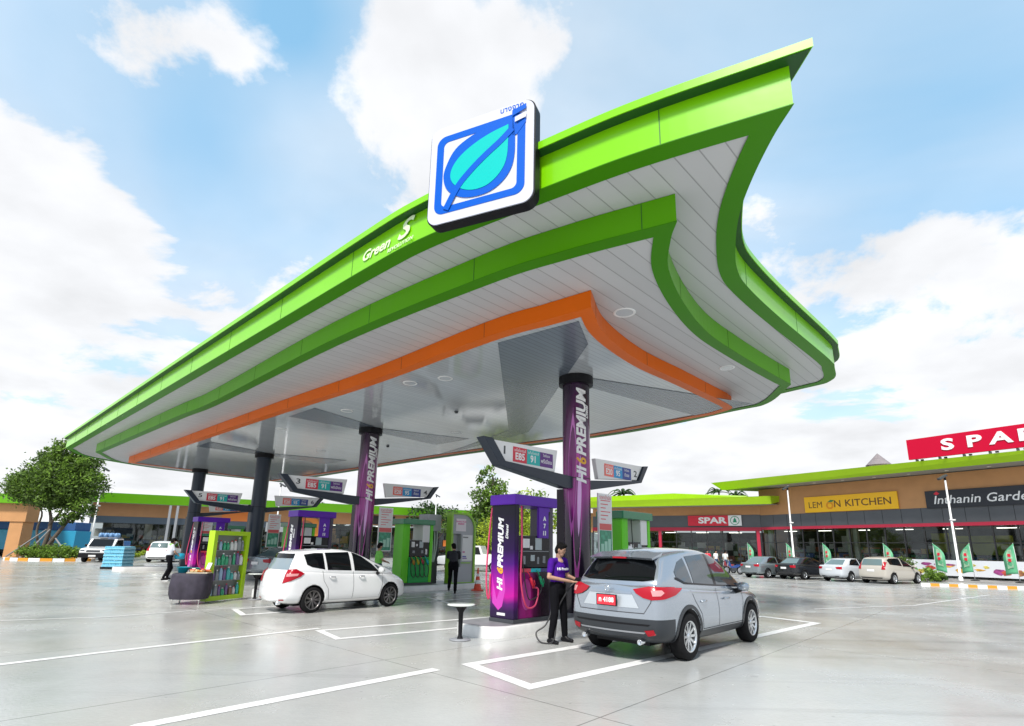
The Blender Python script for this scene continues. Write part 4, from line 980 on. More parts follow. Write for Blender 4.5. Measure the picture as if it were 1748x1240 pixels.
        for i in range(len(P) - 1):
            k = max(1, int((P[i + 1] - P[i]).length / .06))
            for j in range(k + (1 if i == len(P) - 2 else 0)): prs.append((L[i].lerp(L[i + 1], j / k), Q[i].lerp(Q[i + 1], j / k)))
        vs = []
        for a, b in prs:
            row = []
            for v in (a, b):
                o, d = fn(v); h, nn, _, dist = s.bvh.ray_cast(o, d)
                if h is None: row = None; break
                if nn.dot(d) > 0: nn = -nn
                row.append(bm.verts.new(h + nn * off))
            vs.append(row)
        for i in range(len(vs) - 1):
            if vs[i] and vs[i + 1]: bm.faces.new((vs[i][0], vs[i + 1][0], vs[i + 1][1], vs[i][1]))
        me = bpy.data.meshes.new(name); bm.to_mesh(me); bm.free(); me.materials.append(m); o = bpy.data.objects.new(name, me); COL.objects.link(o); o.parent = parent; return o
def wheel(parent, x, y, r, wdt, rimm, nsp=10, spw=.03, rr=.68, twin=True):
    sg_ = -1 if y < 0 else 1
    o = MB().lathe([(r * rr, -wdt / 2), (r * .94, -wdt / 2), (r * .985, -wdt / 2 + .02), (r, -wdt / 2 + .045), (r, wdt / 2 - .045), (r * .985, wdt / 2 - .02), (r * .94, wdt / 2), (r * rr, wdt / 2)], 40, axis='y').build('wheel', m_rubber, parent, loc=(x, y, r))
    yo = sg_ * wdt / 2; mb = MB()
    mb.lathe([(r * rr * 1.0, yo), (r * rr * .93, yo + sg_ * .002), (r * rr * .90, yo - sg_ * .03), (r * rr * .88, yo - sg_ * .13)], 40, axis='y')
    mb.lathe([(0, yo - sg_ * .02), (r * .11, yo - sg_ * .02), (r * .15, yo - sg_ * .045)], 20, axis='y')
    for k in range(nsp):
        for dl in ((-.10, .10) if twin else (0,)):
            a = 2 * math.pi * k / nsp; a2 = a + dl; ri = r * .10; ro = r * rr * .93
            p0 = Vector((math.cos(a) * ri, yo - sg_ * .035, math.sin(a) * ri)); p1 = Vector((math.cos(a2) * ro, yo - sg_ * .012, math.sin(a2) * ro)); d = (p1 - p0).normalized(); t = d.cross(Vector((0, 1, 0))).normalized(); w0, w1 = spw * .75, spw * .5
            dp = Vector((0, sg_ * .03, 0))
            vs = [p0 + t * w0, p0 - t * w0, p1 - t * w1, p1 + t * w1]; vs += [v - dp for v in vs]
            mb.add(vs, [(0, 1, 2, 3), (0, 3, 7, 4), (1, 5, 6, 2), (0, 4, 5, 1), (3, 2, 6, 7)])
    mb.build('rim', rimm, o)
    MB().lathe([(0, yo - sg_ * .10), (r * rr * .9, yo - sg_ * .10)], 24, axis='y').build('brake_disc', mat('wheel_inner', (.02, .02, .022), .5), o)
    return o
def stations(tab):
    """tab rows: x, half width, z bottom, z mid, z shoulder, z crown ; optional x offsets for bottom/shoulder"""
    out_ = []
    for row in tab:
        x, w_, zb, zm, zs, zc = row[:6]; xb = row[6] if len(row) > 6 else 0; xs_ = row[7] if len(row) > 7 else 0
        out_.append([(x + xb, .02, zb), (x + xb, w_ * .78, zb), (x + xb * .8, w_ * .95, zb + .07), (x, w_ * 1.0, zb + (zm - zb) * .55), (x, w_ * 1.0, zm), (x + xs_ * .6, w_ * .975, zs - .06), (x + xs_, w_ * .91, zs), (x + xs_, w_ * .60, zc - .008), (x + xs_, .02, zc)])
    return out_
def upper(tab):
    """x base, x roof, half width base, half width roof, z base, z roof edge, z roof crown"""
    o = []
    for xb, xr_, wb, wr, zb, ze, zc in tab:
        L = lambda t: xb + (xr_ - xb) * t
        o.append([(L(0), .02, zb - .12), (L(0), wb * .8, zb - .12), (L(0), wb, zb - .08), (L(0), wb * 1.0, zb + .02), (L(.5), wb + (wr - wb) * .45, zb + (ze - zb) * .5), (L(.9), wb + (wr - wb) * .92, zb + (ze - zb) * .90), (L(1), wr * .90, ze), (L(1), wr * .55, zc - .008), (L(1), .02, zc)])
    return o
m_silver = mat('silver_paint', (.36, .40, .45), .22, metal=.7, coat=.9, noise_amt=.02, nscale=60)
m_pearl = mat('white_car_paint', (.78, .79, .80), .25, coat=1.0)
m_seam = mat('panel_gap', (.03, .03, .035), .7)
m_tint = mat('tinted_window', (.004, .005, .006), .04, spec=.35)
m_glc = mat('clear_window', (.05, .065, .08), .03, spec=.8)
m_rimS = mat('silver_rim', (.62, .64, .66), .22, metal=.85); m_rimD = mat('dark_rim', (.20, .19, .19), .3, metal=.8)
def mirror_part(parent, x, y, z, m, sg_):
    mb = MB().lathe([(0, -.12), (.07, -.10), (.095, -.02), (.09, .06), (.05, .10), (0, .11)], 16, (0, 0, 0), 'y')
    for v in mb.v: v.x *= .75; v.z *= .85
    o = mb.build('side_mirror', m, parent, loc=(x, y + sg_ * .14, z)); MB().tube([(0, -sg_ * .02, -.05), (-.02, -sg_ * .16, -.09)], [.035, .05], 8).build('mirror_arm', m_black, o); return o
# ---- silver crossover
suv_spec = dict(
    lower=stations([(-2.20, .74, .36, .66, 1.10, 1.12, .03, .08), (-2.18, .80, .34, .66, 1.11, 1.13, .02, .07), (-2.04, .885, .28, .66, 1.12, 1.14, 0, .03), (-1.75, .92, .25, .66, 1.11, 1.13), (-1.35, .93, .25, .68, 1.085, 1.10), (-.7, .915, .22, .62, 1.045, 1.06), (0, .905, .22, .60, 1.01, 1.03), (.7, .905, .22, .60, .985, 1.01), (1.35, .92, .25, .64, .955, 1.05), (1.75, .90, .26, .62, .88, .98), (2.08, .84, .28, .56, .80, .88), (2.22, .72, .30, .52, .72, .76)]),
    upper=upper([(-2.06, -1.70, .70, .60, 1.14, 1.55, 1.575), (-2.02, -1.62, .79, .63, 1.14, 1.58, 1.605), (-1.6, -1.25, .855, .655, 1.10, 1.64, 1.665), (-.8, -.70, .87, .67, 1.06, 1.68, 1.705), (.1, -.15, .865, .665, 1.03, 1.665, 1.695), (.85, .25, .85, .64, 1.01, 1.60, 1.63), (1.28, .48, .80, .60, 1.0, 1.53, 1.56), (1.38, .55, .72, .55, 1.0, 1.50, 1.53)]),
    br=.12, bf=.28, ubr=.12, ubf=.22, xr=-1.32, xf=1.38, rw=.35, ra=.40, zfloor=.24)
def suv():
    S_ = CarShape(suv_spec)
    o = thing('parked_car', 'silver crossover with a red licence plate being refuelled by the attendant', 'car', (0, 0, 0))
    S_.body(o, m_silver, mat('cladding_plastic', (.022, .026, .032), .42), .40, ((-1.80, 0, 0), (1, 0, 0.0), .64))
    # wheel arch cladding rings
    md = MATS['cladding_plastic']
    for xw in (S_.sp['xr'], S_.sp['xf']):
        for v in 'RL':
            ri, ro = S_.sp['ra'] - .004, S_.sp['ra'] + .065; cz = S_.sp['rw'] + .01; pts = []
            for k in range(25): a = R(-18 + 216 * k / 24); pts.append((xw + ro * math.cos(a), cz + ro * math.sin(a)))
            for k in range(24, -1, -1): a = R(-18 + 216 * k / 24); pts.append((xw + (ri + .012) * math.cos(a), cz + (ri + .012) * math.sin(a)))
            S_.patch('arch_cladding', [p for p in pts], v, md, o, off=.012, cell=.04)
    for v in 'RL':
        S_.patch('rear_quarter_window', [(-1.52, 1.24), (-1.30, 1.16), (-1.04, 1.135), (-1.08, 1.53), (-1.30, 1.47), (-1.52, 1.32)], v, m_glc, o)
        S_.patch('window', [(-.98, 1.13), (-.20, 1.085), (-.19, 1.60), (-.98, 1.555)], v, m_glc, o)
        S_.patch('window', [(-.09, 1.08), (.95, 1.04), (1.02, 1.06), (.78, 1.26), (.44, 1.47), (.18, 1.565), (-.09, 1.60)], v, m_glc, o)
        S_.patch('window_trim', [(-1.58, 1.21), (-1.32, 1.13), (-.1, 1.06), (1.1, 1.01), (1.12, 1.03), (-.1, 1.085), (-1.30, 1.155), (-1.56, 1.24)], v, m_blackg, o, off=.008)
        S_.patch('pillar_trim', [(-.19, 1.085), (-.10, 1.08), (-.10, 1.60), (-.18, 1.60)], v, m_blackg, o, off=.007)
        S_.line('door_gap', [(-.14, 1.03), (-.12, .7), (-.16, .42)], v, m_seam, o); S_.line('door_gap', [(1.02, .98), (1.0, .75), (.90, .52), (.90, .42)], v, m_seam, o)
        S_.line('door_gap', [(-1.16, 1.03), (-1.08, .88), (-.86, .66), (-.80, .42)], v, m_seam, o); S_.line('door_gap', [(-.80, .42), (.9, .42)], v, m_seam, o)
        S_.patch('fuel_flap', [(-1.62, .88), (-1.46, .88), (-1.46, .74), (-1.62, .74)], v, m_silver, o, off=.004) if v == 'L' else None
    for sg_ in (-1, 1):
        for x in (-.86, .12): MB().tube([(x, sg_ * .90, .845), (x + .03, sg_ * .935, .85), (x + .15, sg_ * .935, .852), (x + .18, sg_ * .90, .85)], .016, 8).build('door_handle', m_silver, o)
        mirror_part(o, .78, sg_ * .86, 1.03, m_silver, sg_)
    S_.patch('windshield', [(-.66, 1.05), (.66, 1.05), (.55, 1.49), (-.55, 1.49)], 'F', m_tint, o)
    S_.patch('rear_window', [(-.68, 1.20), (-.52, 1.175), (.52, 1.175), (.68, 1.20), (.63, 1.40), (.55, 1.50), (.3, 1.525), (-.3, 1.525), (-.55, 1.50), (-.63, 1.40)], 'B', m_tint, o, off=.008)
    # spoiler
    mb = MB(); mb.add([(-1.93, y * .98, 1.54 - abs(y) * .03) for y in (-.62, -.3, 0, .3, .62)] + [(-1.55, y, 1.625 - abs(y) * .02) for y in (-.60, -.3, 0, .3, .60)] + [(-1.89, y * .96, 1.51 - abs(y) * .03) for y in (-.62, -.3, 0, .3, .62)] + [(-1.60, y, 1.555) for y in (-.60, -.3, 0, .3, .60)],
           [(i, i + 1, i + 6, i + 5) for i in range(4)] + [(10 + i, 15 + i, 16 + i, 11 + i) for i in range(4)] + [(i, 10 + i, 11 + i, i + 1) for i in range(4)] + [(0, 5, 15, 10), (4, 14, 19, 9)]).build('spoiler', m_silver, o)
    MB().box((-1.925, 0, 1.522), (.03, .26, .026)).build('brake_light', m_redl, o)
    # tail lights wrap round the corners
    for sg_ in (-1, 1):
        v = ((-.42 * 0 + .55, -sg_ * .83, 0), (.83, -sg_ * .55, 0)) if False else None
        ua = Vector((.60, sg_ * .80, 0)) * sg_; drr = Vector((.80, -sg_ * .60, 0))
        # u runs along ua; corner of the body sits near u0
        u0 = (Vector((-2.1, sg_ * .78, 0))).dot(ua.normalized())
        lens = [(u0 + sg_ * a, b) for a, b in ((-.36, 1.06), (-.12, 1.10), (.22, 1.09), (.42, 1.08), (.45, 1.06), (.30, .98), (.10, .93), (-.10, .915), (-.22, .94), (-.32, 1.0))]
        S_.patch('tail_light', lens if sg_ > 0 else lens[::-1], (tuple(ua), tuple(drr)), m_redl, o, off=.018)
        inner = [(u0 + sg_ * a, b) for a, b in ((-.10, 1.05), (.06, 1.055), (.10, 1.02), (.04, .975), (-.08, .97))]
        S_.patch('lamp_unit', inner, (tuple(ua), tuple(drr)), mat('lamp_pink', (.62, .25, .25), .15, coat=.8), o, off=.024)
        S_.patch('rear_reflector', [(sg_ * .60, .48), (sg_ * .74, .50), (sg_ * .76, .43), (sg_ * .64, .40)], 'B', m_redl, o, off=.012)
        MB().lathe([(.036, 0), (.04, -.13), (.034, -.135), (.03, -.02), (0, -.02)], 16, (0, 0, 0), 'x').build('exhaust_pipe', m_chrome, o, loc=(-2.12, sg_ * .52, .31))
    S_.line('tailgate_gap', [(-.72, 1.12), (-.70, .88), (-.60, .72), (.60, .72), (.70, .88), (.72, 1.12)], 'B', m_seam, o, .012)
    S_.patch('plate_recess', [(-.40, .985), (.40, .985), (.52, .79), (-.52, .79)], 'B', mat('recess_silver', (.50, .54, .58), .3, metal=.4), o, off=.006)
    S_.patch('tailgate_trim', [(-.38, 1.015), (.38, 1.015), (.40, .985), (-.40, .985)], 'B', m_silver, o, off=.014)
    S_.patch('bumper_groove', [(-.70, .57), (.70, .57), (.66, .545), (-.66, .545)], 'B', m_black, o, off=.005)
    S_.patch('bumper_lip', [(-.62, .455), (.62, .455), (.58, .43), (-.58, .43)], 'B', m_grey, o, off=.006)
    pl_ = MB().box((0, 0, 0), (.02, .38, .17)).build('license_plate', m_blackg, o, loc=(-2.345, 0, .885))
    MB().box((-.012, 0, 0), (.004, .35, .145)).build('plate_face', mat('plate_red', (.72, .03, .05), .35), pl_)
    text('ก 4188', .10, m_white, pl_, 'lettering', M4=fr((-.016, 0, .0), (0, -1, 0), (0, 0, 1)), ext=.001, bold=.003)
    b_ = MB().lathe([(.034, 0), (.045, 0), (.045, -.008), (.034, -.008), (.034, 0)], 24, axis='x').build('badge', m_chrome, o, loc=(-2.325, 0, 1.055)); MB().xz([(-.03, .012), (0, -.01), (.03, .012), (.022, .016), (0, .0), (-.022, .016)], -.002, .002).build('badge_wing', m_chrome, b_, rz=R(90))
    MB().box((-2.10, 0, 1.20), (.02, .36, .014), Matrix.Rotation(.18, 3, 'X')).build('wiper', m_black, o)
    S_.patch('headlight', [(.52, .72), (.78, .80), (.80, .70), (.55, .64)], 'F', m_glc, o); S_.patch('headlight', [(-.52, .72), (-.78, .80), (-.80, .70), (-.55, .64)], 'F', m_glc, o)
    S_.patch('grille', [(-.42, .70), (.42, .70), (.36, .48), (-.36, .48)], 'F', m_black, o)
    for xw in (S_.sp['xr'], S_.sp['xf']):
        for sg_ in (-1, 1): wheel(o, xw, sg_ * .80, .35, .225, m_rimS, 10, .030, .66, twin=False)
    MB().bx(-1.9, 2.0, -.5, .5, .22, .34).build('underbody', m_black, o)
    # roof antenna fin
    MB().add([(-1.45, 0, 1.67), (-1.62, .02, 1.655), (-1.62, -.02, 1.655), (-1.63, 0, 1.72)], [(0, 1, 3), (0, 3, 2), (1, 2, 3)]).build('antenna', m_silver, o)
    return o, S_
o_suv, S_suv = suv()
def place_car(o, p_rr, azdeg, xr, yw, sc_=1.0):
    """put the rear-right tyre's outer contact on p_rr"""
    th = R(90 - azdeg); o.rotation_euler.z = th; o.scale = (sc_,) * 3
    off_ = Matrix.Rotation(th, 3, 'Z') @ Vector((xr, -yw, 0)) * sc_; o.location = Vector((p_rr.x, p_rr.y, 0)) - off_
place_car(o_suv, G(1180, 1128), 43.5, -1.32, .90, .95); o_suv.scale.z = .985
# ---- white hatchback
fit_spec = dict(
    lower=stations([(-1.99, .70, .28, .50, .98, .985, .03, .12), (-1.96, .75, .24, .50, .99, 1.0, .02, .05), (-1.75, .81, .20, .52, 1.0, 1.0, 0, .02), (-1.3, .838, .19, .54, 1.0, 1.0), (-.7, .835, .17, .52, .97, .98), (0, .83, .17, .52, .94, .95), (.7, .83, .17, .52, .90, .95), (1.25, .835, .19, .54, .86, .98), (1.6, .80, .20, .52, .78, .90), (1.85, .72, .20, .46, .70, .78), (1.96, .60, .22, .42, .62, .66)]),
    upper=upper([(-1.86, -1.66, .64, .54, .99, 1.42, 1.45), (-1.82, -1.60, .73, .57, .99, 1.445, 1.475), (-1.35, -1.2, .79, .60, .98, 1.485, 1.51), (-.6, -.65, .795, .61, .96, 1.51, 1.535), (.1, -.1, .79, .60, .94, 1.49, 1.52), (.85, .20, .77, .58, .92, 1.41, 1.44), (1.35, .42, .70, .54, .92, 1.34, 1.37), (1.50, .50, .62, .48, .92, 1.31, 1.34)]),
    br=.10, bf=.24, ubr=.10, ubf=.22, xr=-1.24, xf=1.26, rw=.305, ra=.345, zfloor=.18)
def fit():
    S_ = CarShape(fit_spec); o = thing('parked_car', 'white hatchback with dark multi spoke wheels parked behind the bottle display', 'car', (0, 0, 0))
    S_.body(o, m_pearl, m_pearl)
    for v in 'RL':
        S_.patch('rear_quarter_window', [(-1.50, 1.38), (-1.44, 1.14), (-1.30, 1.08), (-.93, 1.02), (-.96, 1.42), (-1.2, 1.42)], v, m_tint, o)
        S_.patch('window', [(-.85, 1.01), (-.10, .985), (-.14, 1.45), (-.90, 1.43)], v, m_tint, o)
        S_.patch('window', [(.0, .98), (.86, .95), (.62, 1.15), (.30, 1.34), (.08, 1.415), (-.03, 1.44)], v, m_tint, o)
        S_.patch('front_quarter_window', [(.90, .95), (1.12, .945), (.80, 1.12), (.72, 1.12)], v, m_glc, o)
        S_.line('door_gap', [(-.04, .96), (-.02, .6), (-.04, .30)], v, m_seam, o); S_.line('door_gap', [(.98, .92), (.96, .6), (.86, .32)], v, m_seam, o)
        S_.line('door_gap', [(-1.0, .99), (-.96, .75), (-.82, .56), (-.78, .30)], v, m_seam, o); S_.line('sill_line', [(-.82, .285), (.9, .285)], v, mat('sill_grey', (.45, .45, .46), .5), o)
    for sg_ in (-1, 1):
        for x in (-.80, .14): MB().tube([(x, sg_ * .815, .83), (x + .03, sg_ * .85, .835), (x + .15, sg_ * .85, .838), (x + .18, sg_ * .815, .835)], .016, 8).build('door_handle', m_chrome, o)
        mirror_part(o, .80, sg_ * .80, .99, m_pearl, sg_)
        ua = Vector((.60, sg_ * .80, 0)) * sg_; drr = Vector((.80, -sg_ * .60, 0)); u0 = (Vector((-1.84, sg_ * .70, 0))).dot(ua.normalized())
        lens = [(u0 + sg_ * a, b) for a, b in ((-.14, 1.02), (.08, 1.04), (.26, .93), (.20, .86), (.02, .76), (-.20, .70), (-.16, .86))]
        S_.patch('tail_light', lens if sg_ > 0 else lens[::-1], (tuple(ua), tuple(drr)), m_redl, o, off=.016)
        inner = [(u0 + sg_ * a, b) for a, b in ((-.10, .93), (.16, .93), (.14, .88), (-.11, .86))]
        S_.patch('lamp_unit', inner, (tuple(ua), tuple(drr)), mat('lamp_pink', (.62, .25, .25), .15, coat=.8), o, off=.02)
        S_.patch('rear_reflector', [(sg_ * .48, .335), (sg_ * .66, .345), (sg_ * .66, .315), (sg_ * .48, .305)], 'B', m_redl, o, off=.012)
    S_.patch('windshield', [(-.58, .97), (.58, .97), (.46, 1.31), (-.46, 1.31)], 'F', m_tint, o)
    S_.patch('rear_window', [(-.58, 1.02), (.58, 1.02), (.52, 1.28), (-.52, 1.28)], 'B', mat('rear_glass_grey', (.20, .25, .28), .05, spec=1), o, off=.008)
    S_.patch('window_top_band', [(-.53, 1.285), (.53, 1.285), (.49, 1.40), (-.49, 1.40)], 'B', m_tint, o, off=.010)
    S_.line('tailgate_gap', [(-.56, .99), (-.54, .62), (-.5, .58), (.5, .58), (.54, .62), (.56, .99)], 'B', mat('sill_grey', (.45, .45, .46), .5), o, .01)
    S_.patch('plate_area', [(-.22, .80), (.22, .80), (.22, .67), (-.22, .67)], 'B', m_lab, o, off=.012)
    MB().box((-1.90, -.1, 1.06), (.02, .30, .014)).build('wiper', m_black, o)
    MB().lathe([(.035, 0), (.04, -.10), (.03, -.10), (.028, 0)], 14, (0, 0, 0), 'x').build('exhaust_pipe', m_chrome, o, loc=(-1.93, -.42, .24))
    S_.patch('headlight', [(.42, .66), (.66, .76), (.68, .62), (.46, .58)], 'F', m_glc, o); S_.patch('headlight', [(-.42, .66), (-.66, .76), (-.68, .62), (-.46, .58)], 'F', m_glc, o)
    S_.patch('grille', [(-.36, .58), (.36, .58), (.3, .34), (-.3, .34)], 'F', m_black, o)
    for xw in (S_.sp['xr'], S_.sp['xf']):
        for sg_ in (-1, 1): wheel(o, xw, sg_ * .735, .305, .20, m_rimD, 9, .016, .74)
    MB().bx(-1.6, 1.7, -.5, .5, .16, .3).build('underbody', m_black, o)
    return o
o_fit = fit(); place_car(o_fit, G(532, 1047), 40.5, -1.24, .835, .91); o_fit.scale.z = .98
# ---- parked saloons on the right, a small hatch, pickup and others far off
sed_spec = dict(
    lower=stations([(-2.2, .66, .32, .55, .98, 1.0, .03, .05), (-2.16, .74, .28, .55, 1.0, 1.02), (-1.95, .82, .24, .55, 1.0, 1.03), (-1.4, .85, .22, .55, .99, 1.0), (-.7, .85, .18, .54, .96, .97), (0, .85, .18, .54, .94, .95), (.7, .85, .18, .54, .91, .94), (1.3, .85, .2, .54, .86, .95), (1.8, .80, .22, .5, .76, .85), (2.15, .68, .24, .45, .62, .68)]),
    upper=upper([(-1.75, -1.05, .66, .54, .99, 1.40, 1.42), (-1.65, -.98, .74, .57, .99, 1.42, 1.44), (-1.0, -.6, .79, .60, .98, 1.44, 1.46), (-.2, -.2, .79, .60, .96, 1.44, 1.47), (.7, .1, .78, .58, .93, 1.41, 1.44), (1.15, .3, .72, .55, .93, 1.36, 1.39), (1.25, .38, .64, .5, .93, 1.33, 1.36)]),
    br=.10, bf=.22, ubr=.10, ubf=.18, xr=-1.3, xf=1.3, rw=.31, ra=.35, zfloor=.2, lv=2)
SHP = {}
def simple_car(kind, label, paint, p, az, sc_=1.0, group=None, shape=None, contact=None):
    if kind not in SHP:
        sp = dict(sed_spec) if kind == 'sedan' else dict(fit_spec, lv=2)
        SHP[kind] = CarShape(sp)
    S_ = SHP[kind]; sd_ = kind == 'sedan'; o = thing('parked_car', label, 'car', p, R(90 - az), group, sc_)
    S_.body(o, paint, paint)
    for v in 'RL':
        if sd_:
            S_.patch('window', [(-1.28, 1.03), (-.22, 1.0), (-.22, 1.40), (-.75, 1.39), (-1.0, 1.28)], v, m_tint, o); S_.patch('window', [(-.12, 1.0), (.85, .97), (.5, 1.22), (.15, 1.38), (-.12, 1.40)], v, m_tint, o)
        else:
            S_.patch('window', [(-1.46, 1.34), (-1.40, 1.08), (-.22, 1.0), (-.22, 1.44), (-1.2, 1.42)], v, m_tint, o); S_.patch('window', [(-.1, .98), (.95, .95), (.62, 1.15), (.30, 1.34), (-.1, 1.43)], v, m_tint, o)
    xb = (.58, 1.04, 1.36, .46) if sd_ else (.58, 1.03, 1.38, .50)
    S_.patch('rear_window', [(-xb[0], xb[1]), (xb[0], xb[1]), (xb[3], xb[2]), (-xb[3], xb[2])], 'B', mat('rear_glass_far', (.10, .15, .15), .06, spec=1), o)
    S_.patch('windshield', [(-.58, .98), (.58, .98), (.46, 1.30), (-.46, 1.30)], 'F', m_tint, o)
    for sg_ in (-1, 1):
        S_.patch('tail_light', [(sg_ * .42, .90), (sg_ * .74, .93), (sg_ * .75, .76), (sg_ * .48, .78)] if sd_ else [(sg_ * .60, 1.25), (sg_ * .68, 1.2), (sg_ * .74, .80), (sg_ * .56, .80)], 'B', m_redl, o, off=.014)
        S_.patch('headlight', [(sg_ * .40, .66), (sg_ * .66, .72), (sg_ * .66, .58), (sg_ * .44, .56)], 'F', m_glc, o)
        mirror_part(o, .80, sg_ * .82, .99, paint, sg_)
    S_.patch('license_plate', [(-.2, .80), (.2, .80), (.2, .68), (-.2, .68)], 'B', m_lab, o, off=.014)
    S_.patch('rear_bumper_strip', [(-.6, .36), (.6, .36), (.55, .30), (-.55, .30)], 'B', m_black, o, off=.006)  # black strip low across the rear bumper
    for xw in (S_.sp['xr'], S_.sp['xf']):
        for sg_ in (-1, 1): wheel(o, xw, sg_ * .75, .305, .2, m_rimS, 7, .03, .66, twin=False)
    MB().bx(-1.7, 1.8, -.5, .5, .17, .3).build('underbody', m_black, o)
    return o
def park(o, mid, az, xr=-1.3):
    d = Vector((math.sin(R(az)), math.cos(R(az)), 0)); o.location = Vector((mid.x, mid.y, 0)) - d * xr
GRP = 'cars parked before the right-hand shops'
rows_ = [('sedan', 'silver saloon parked leftmost in the row before the shops', mat('silver_far', (.24, .28, .30), .25, metal=.6, coat=.6), G(1276, 985), G(1313, 987.5)),
         ('sedan', 'black saloon parked second from the left in the row', mat('black_paint', (.010, .011, .014), .2, coat=.3), G(1336, 988), G(1374, 990)),
         ('sedan', 'white saloon parked third from the left in the row', mat('white_far', (.50, .53, .56), .25, coat=.6), G(1411, 991.5), G(1454, 993.5)),
         ('hatch', 'beige estate car parked rightmost in the row near the shrubs', mat('beige_far', (.42, .39, .34), .25, coat=.6), G(1477, 995), G(1528, 997.5))]
for kd, lb, pt, a, b in rows_:
    o = simple_car(kd, lb, pt, (0, 0, 0), 62, .95 if kd == 'sedan' else 1.0, GRP); mid = (a + b) / 2; mid.z = 0; park(o, mid + Vector((0, 0, 0)), 62, -1.25)
o = simple_car('hatch', 'white hatchback parked left behind the person in white', m_pearl, (0, 0, 0), -12, 1.05); park(o, G(273, 960), -12, -1.3)
o = simple_car('sedan', 'silver saloon half hidden behind the white hatchback', MATS['silver_far'], (0, 0, 0), 25, 1.0); park(o, G(462, 990), 25, -1.3)
# white pickup loaded with blue crates, facing the viewer
def pickup(label, p, rz, load=True):
    o = thing('pickup_truck', label, 'truck', p, rz)
    body = MB()
    body.xz([(2.45, .45), (2.5, .75), (2.35, .95), (1.35, 1.08), (.75, 1.66), (-.55, 1.70), (-.75, 1.15), (-2.4, 1.15), (-2.45, .50), (-1.9, .45), (-1.2, .45), (1.2, .45), (1.9, .42)], -.84, .84).build('body', m_pearl, o, bevel=.06)
    MB().add([(1.37, -.72, 1.10), (1.37, .72, 1.10), (.80, .66, 1.63), (.80, -.66, 1.63)], [(0, 1, 2, 3)]).build('windshield', m_tint, o, loc=(.02, 0, .02))
    for sg_ in (-1, 1):
        MB().xz([(1.1, 1.12), (.70, 1.58), (-.45, 1.60), (-.60, 1.12)], sg_ * .845, sg_ * .85).build('window', m_tint, o)
        MB().box((2.40, sg_ * .66, .80), (.16, .26, .16)).build('headlight', m_glc, o, bevel=.02); mirror_part(o, 1.0, sg_ * .84, 1.18, m_black, sg_)
    MB().bx(2.36, 2.56, -.85, .85, .32, .66).build('front_bumper', m_black, o, bevel=.05); MB().bx(2.44, 2.50, -.42, .42, .72, .86).build('grille', m_dark, o)
    MB().bx(2.562, 2.57, -.22, .22, .40, .52).build('license_plate', m_lab, o)
    for xw in (-1.5, 1.55):
        for sg_ in (-1, 1): wheel(o, xw, sg_ * .76, .34, .22, m_rimS, 6, .035, .62, twin=False)
    return o
pk = pickup('white pickup truck loaded with blue crates facing the viewer at left', G(140, 960) + Vector((0, 2.2, 0)), R(-72))
Wp = world_of(pk); cr0 = None
for k in range(10):
    q = Wp @ Vector((-.95 - (k % 3) * .62, -.52 + (k // 3 % 3) * .52, 1.16 + (k // 9) * .36))
    if k >= 9: q = Wp @ Vector((-.9, 0, 1.55))
    if cr0 is None:
        cr0 = thing('crate', 'blue plastic crate stacked in the bed of the white pickup', 'crate', q, pk.rotation_euler.z, 'blue crates on the white pickup')
        MB().bx(-.28, .28, -.24, .24, 0, .04).bx(-.28, .28, -.24, -.21, .04, .34).bx(-.28, .28, .21, .24, .04, .34).bx(-.28, -.25, -.21, .21, .04, .34).bx(.25, .28, -.21, .21, .04, .34).build('crate_body', mat('crate_blue', (.04, .16, .42), .4), cr0)
        MB().bx(-.24, .24, -.20, .20, .05, .38).build('bottles', mat('jug_blue', (.18, .34, .58), .2, noise_amt=.4, nscale=14), cr0)
    else: dup(cr0, q)
rk = thing('roof_load', 'blue water jugs piled on the roof rack of the white pickup', 'water jugs', Wp @ Vector((.1, 0, 1.72)), pk.rotation_euler.z)
MB().bx(-.6, .55, -.72, .72, 0, .05).build('rack', m_grey, rk)
for k in range(8): MB().lathe([(0, 0), (.13, 0), (.135, .22), (.10, .30), (.03, .34), (0, .34)], 12, (-.42 + (k // 4) * .42, -.52 + (k % 4) * .34, .05)).build('water_jug', MATS['jug_blue'], rk)
# white flatbed far behind the cone
fb = pickup('white pickup truck parked under the trees behind the orange cone', AtY(812, 905, 38).xy.to_3d(), R(170))
# ------------------------------------------------------------------ people
def cap(mb, a, b, ra, rb, n=10):
    a, b = Vector(a), Vector(b); d = (b - a); L = d.length; d = d.normalized() if L > 1e-6 else Vector((0, 0, 1)); x = d.orthogonal().normalized(); y = d.cross(x); rings = []
    for k in range(1, 5): t = math.pi / 2 * (1 - k / 4); rings.append((a - d * ra * math.sin(t), ra * math.cos(t)))
    for k in range(0, 4): t = math.pi / 2 * (k / 4); rings.append((b + d * rb * math.sin(t), rb * math.cos(t)))
    vs = [a - d * ra] + [c + (x * math.cos(q * 2 * math.pi / n) + y * math.sin(q * 2 * math.pi / n)) * r for c, r in rings for q in range(n)] + [b + d * rb]
    m = len(rings); fs = [(0, 1 + (q + 1) % n, 1 + q) for q in range(n)]
    fs += [(1 + i * n + q, 1 + i * n + (q + 1) % n, 1 + (i + 1) * n + (q + 1) % n, 1 + (i + 1) * n + q) for i in range(m - 1) for q in range(n)]
    e = len(vs) - 1; fs += [(e, 1 + (m - 1) * n + q, 1 + (m - 1) * n + (q + 1) % n) for q in range(n)]
    mb.add(vs, fs, True)
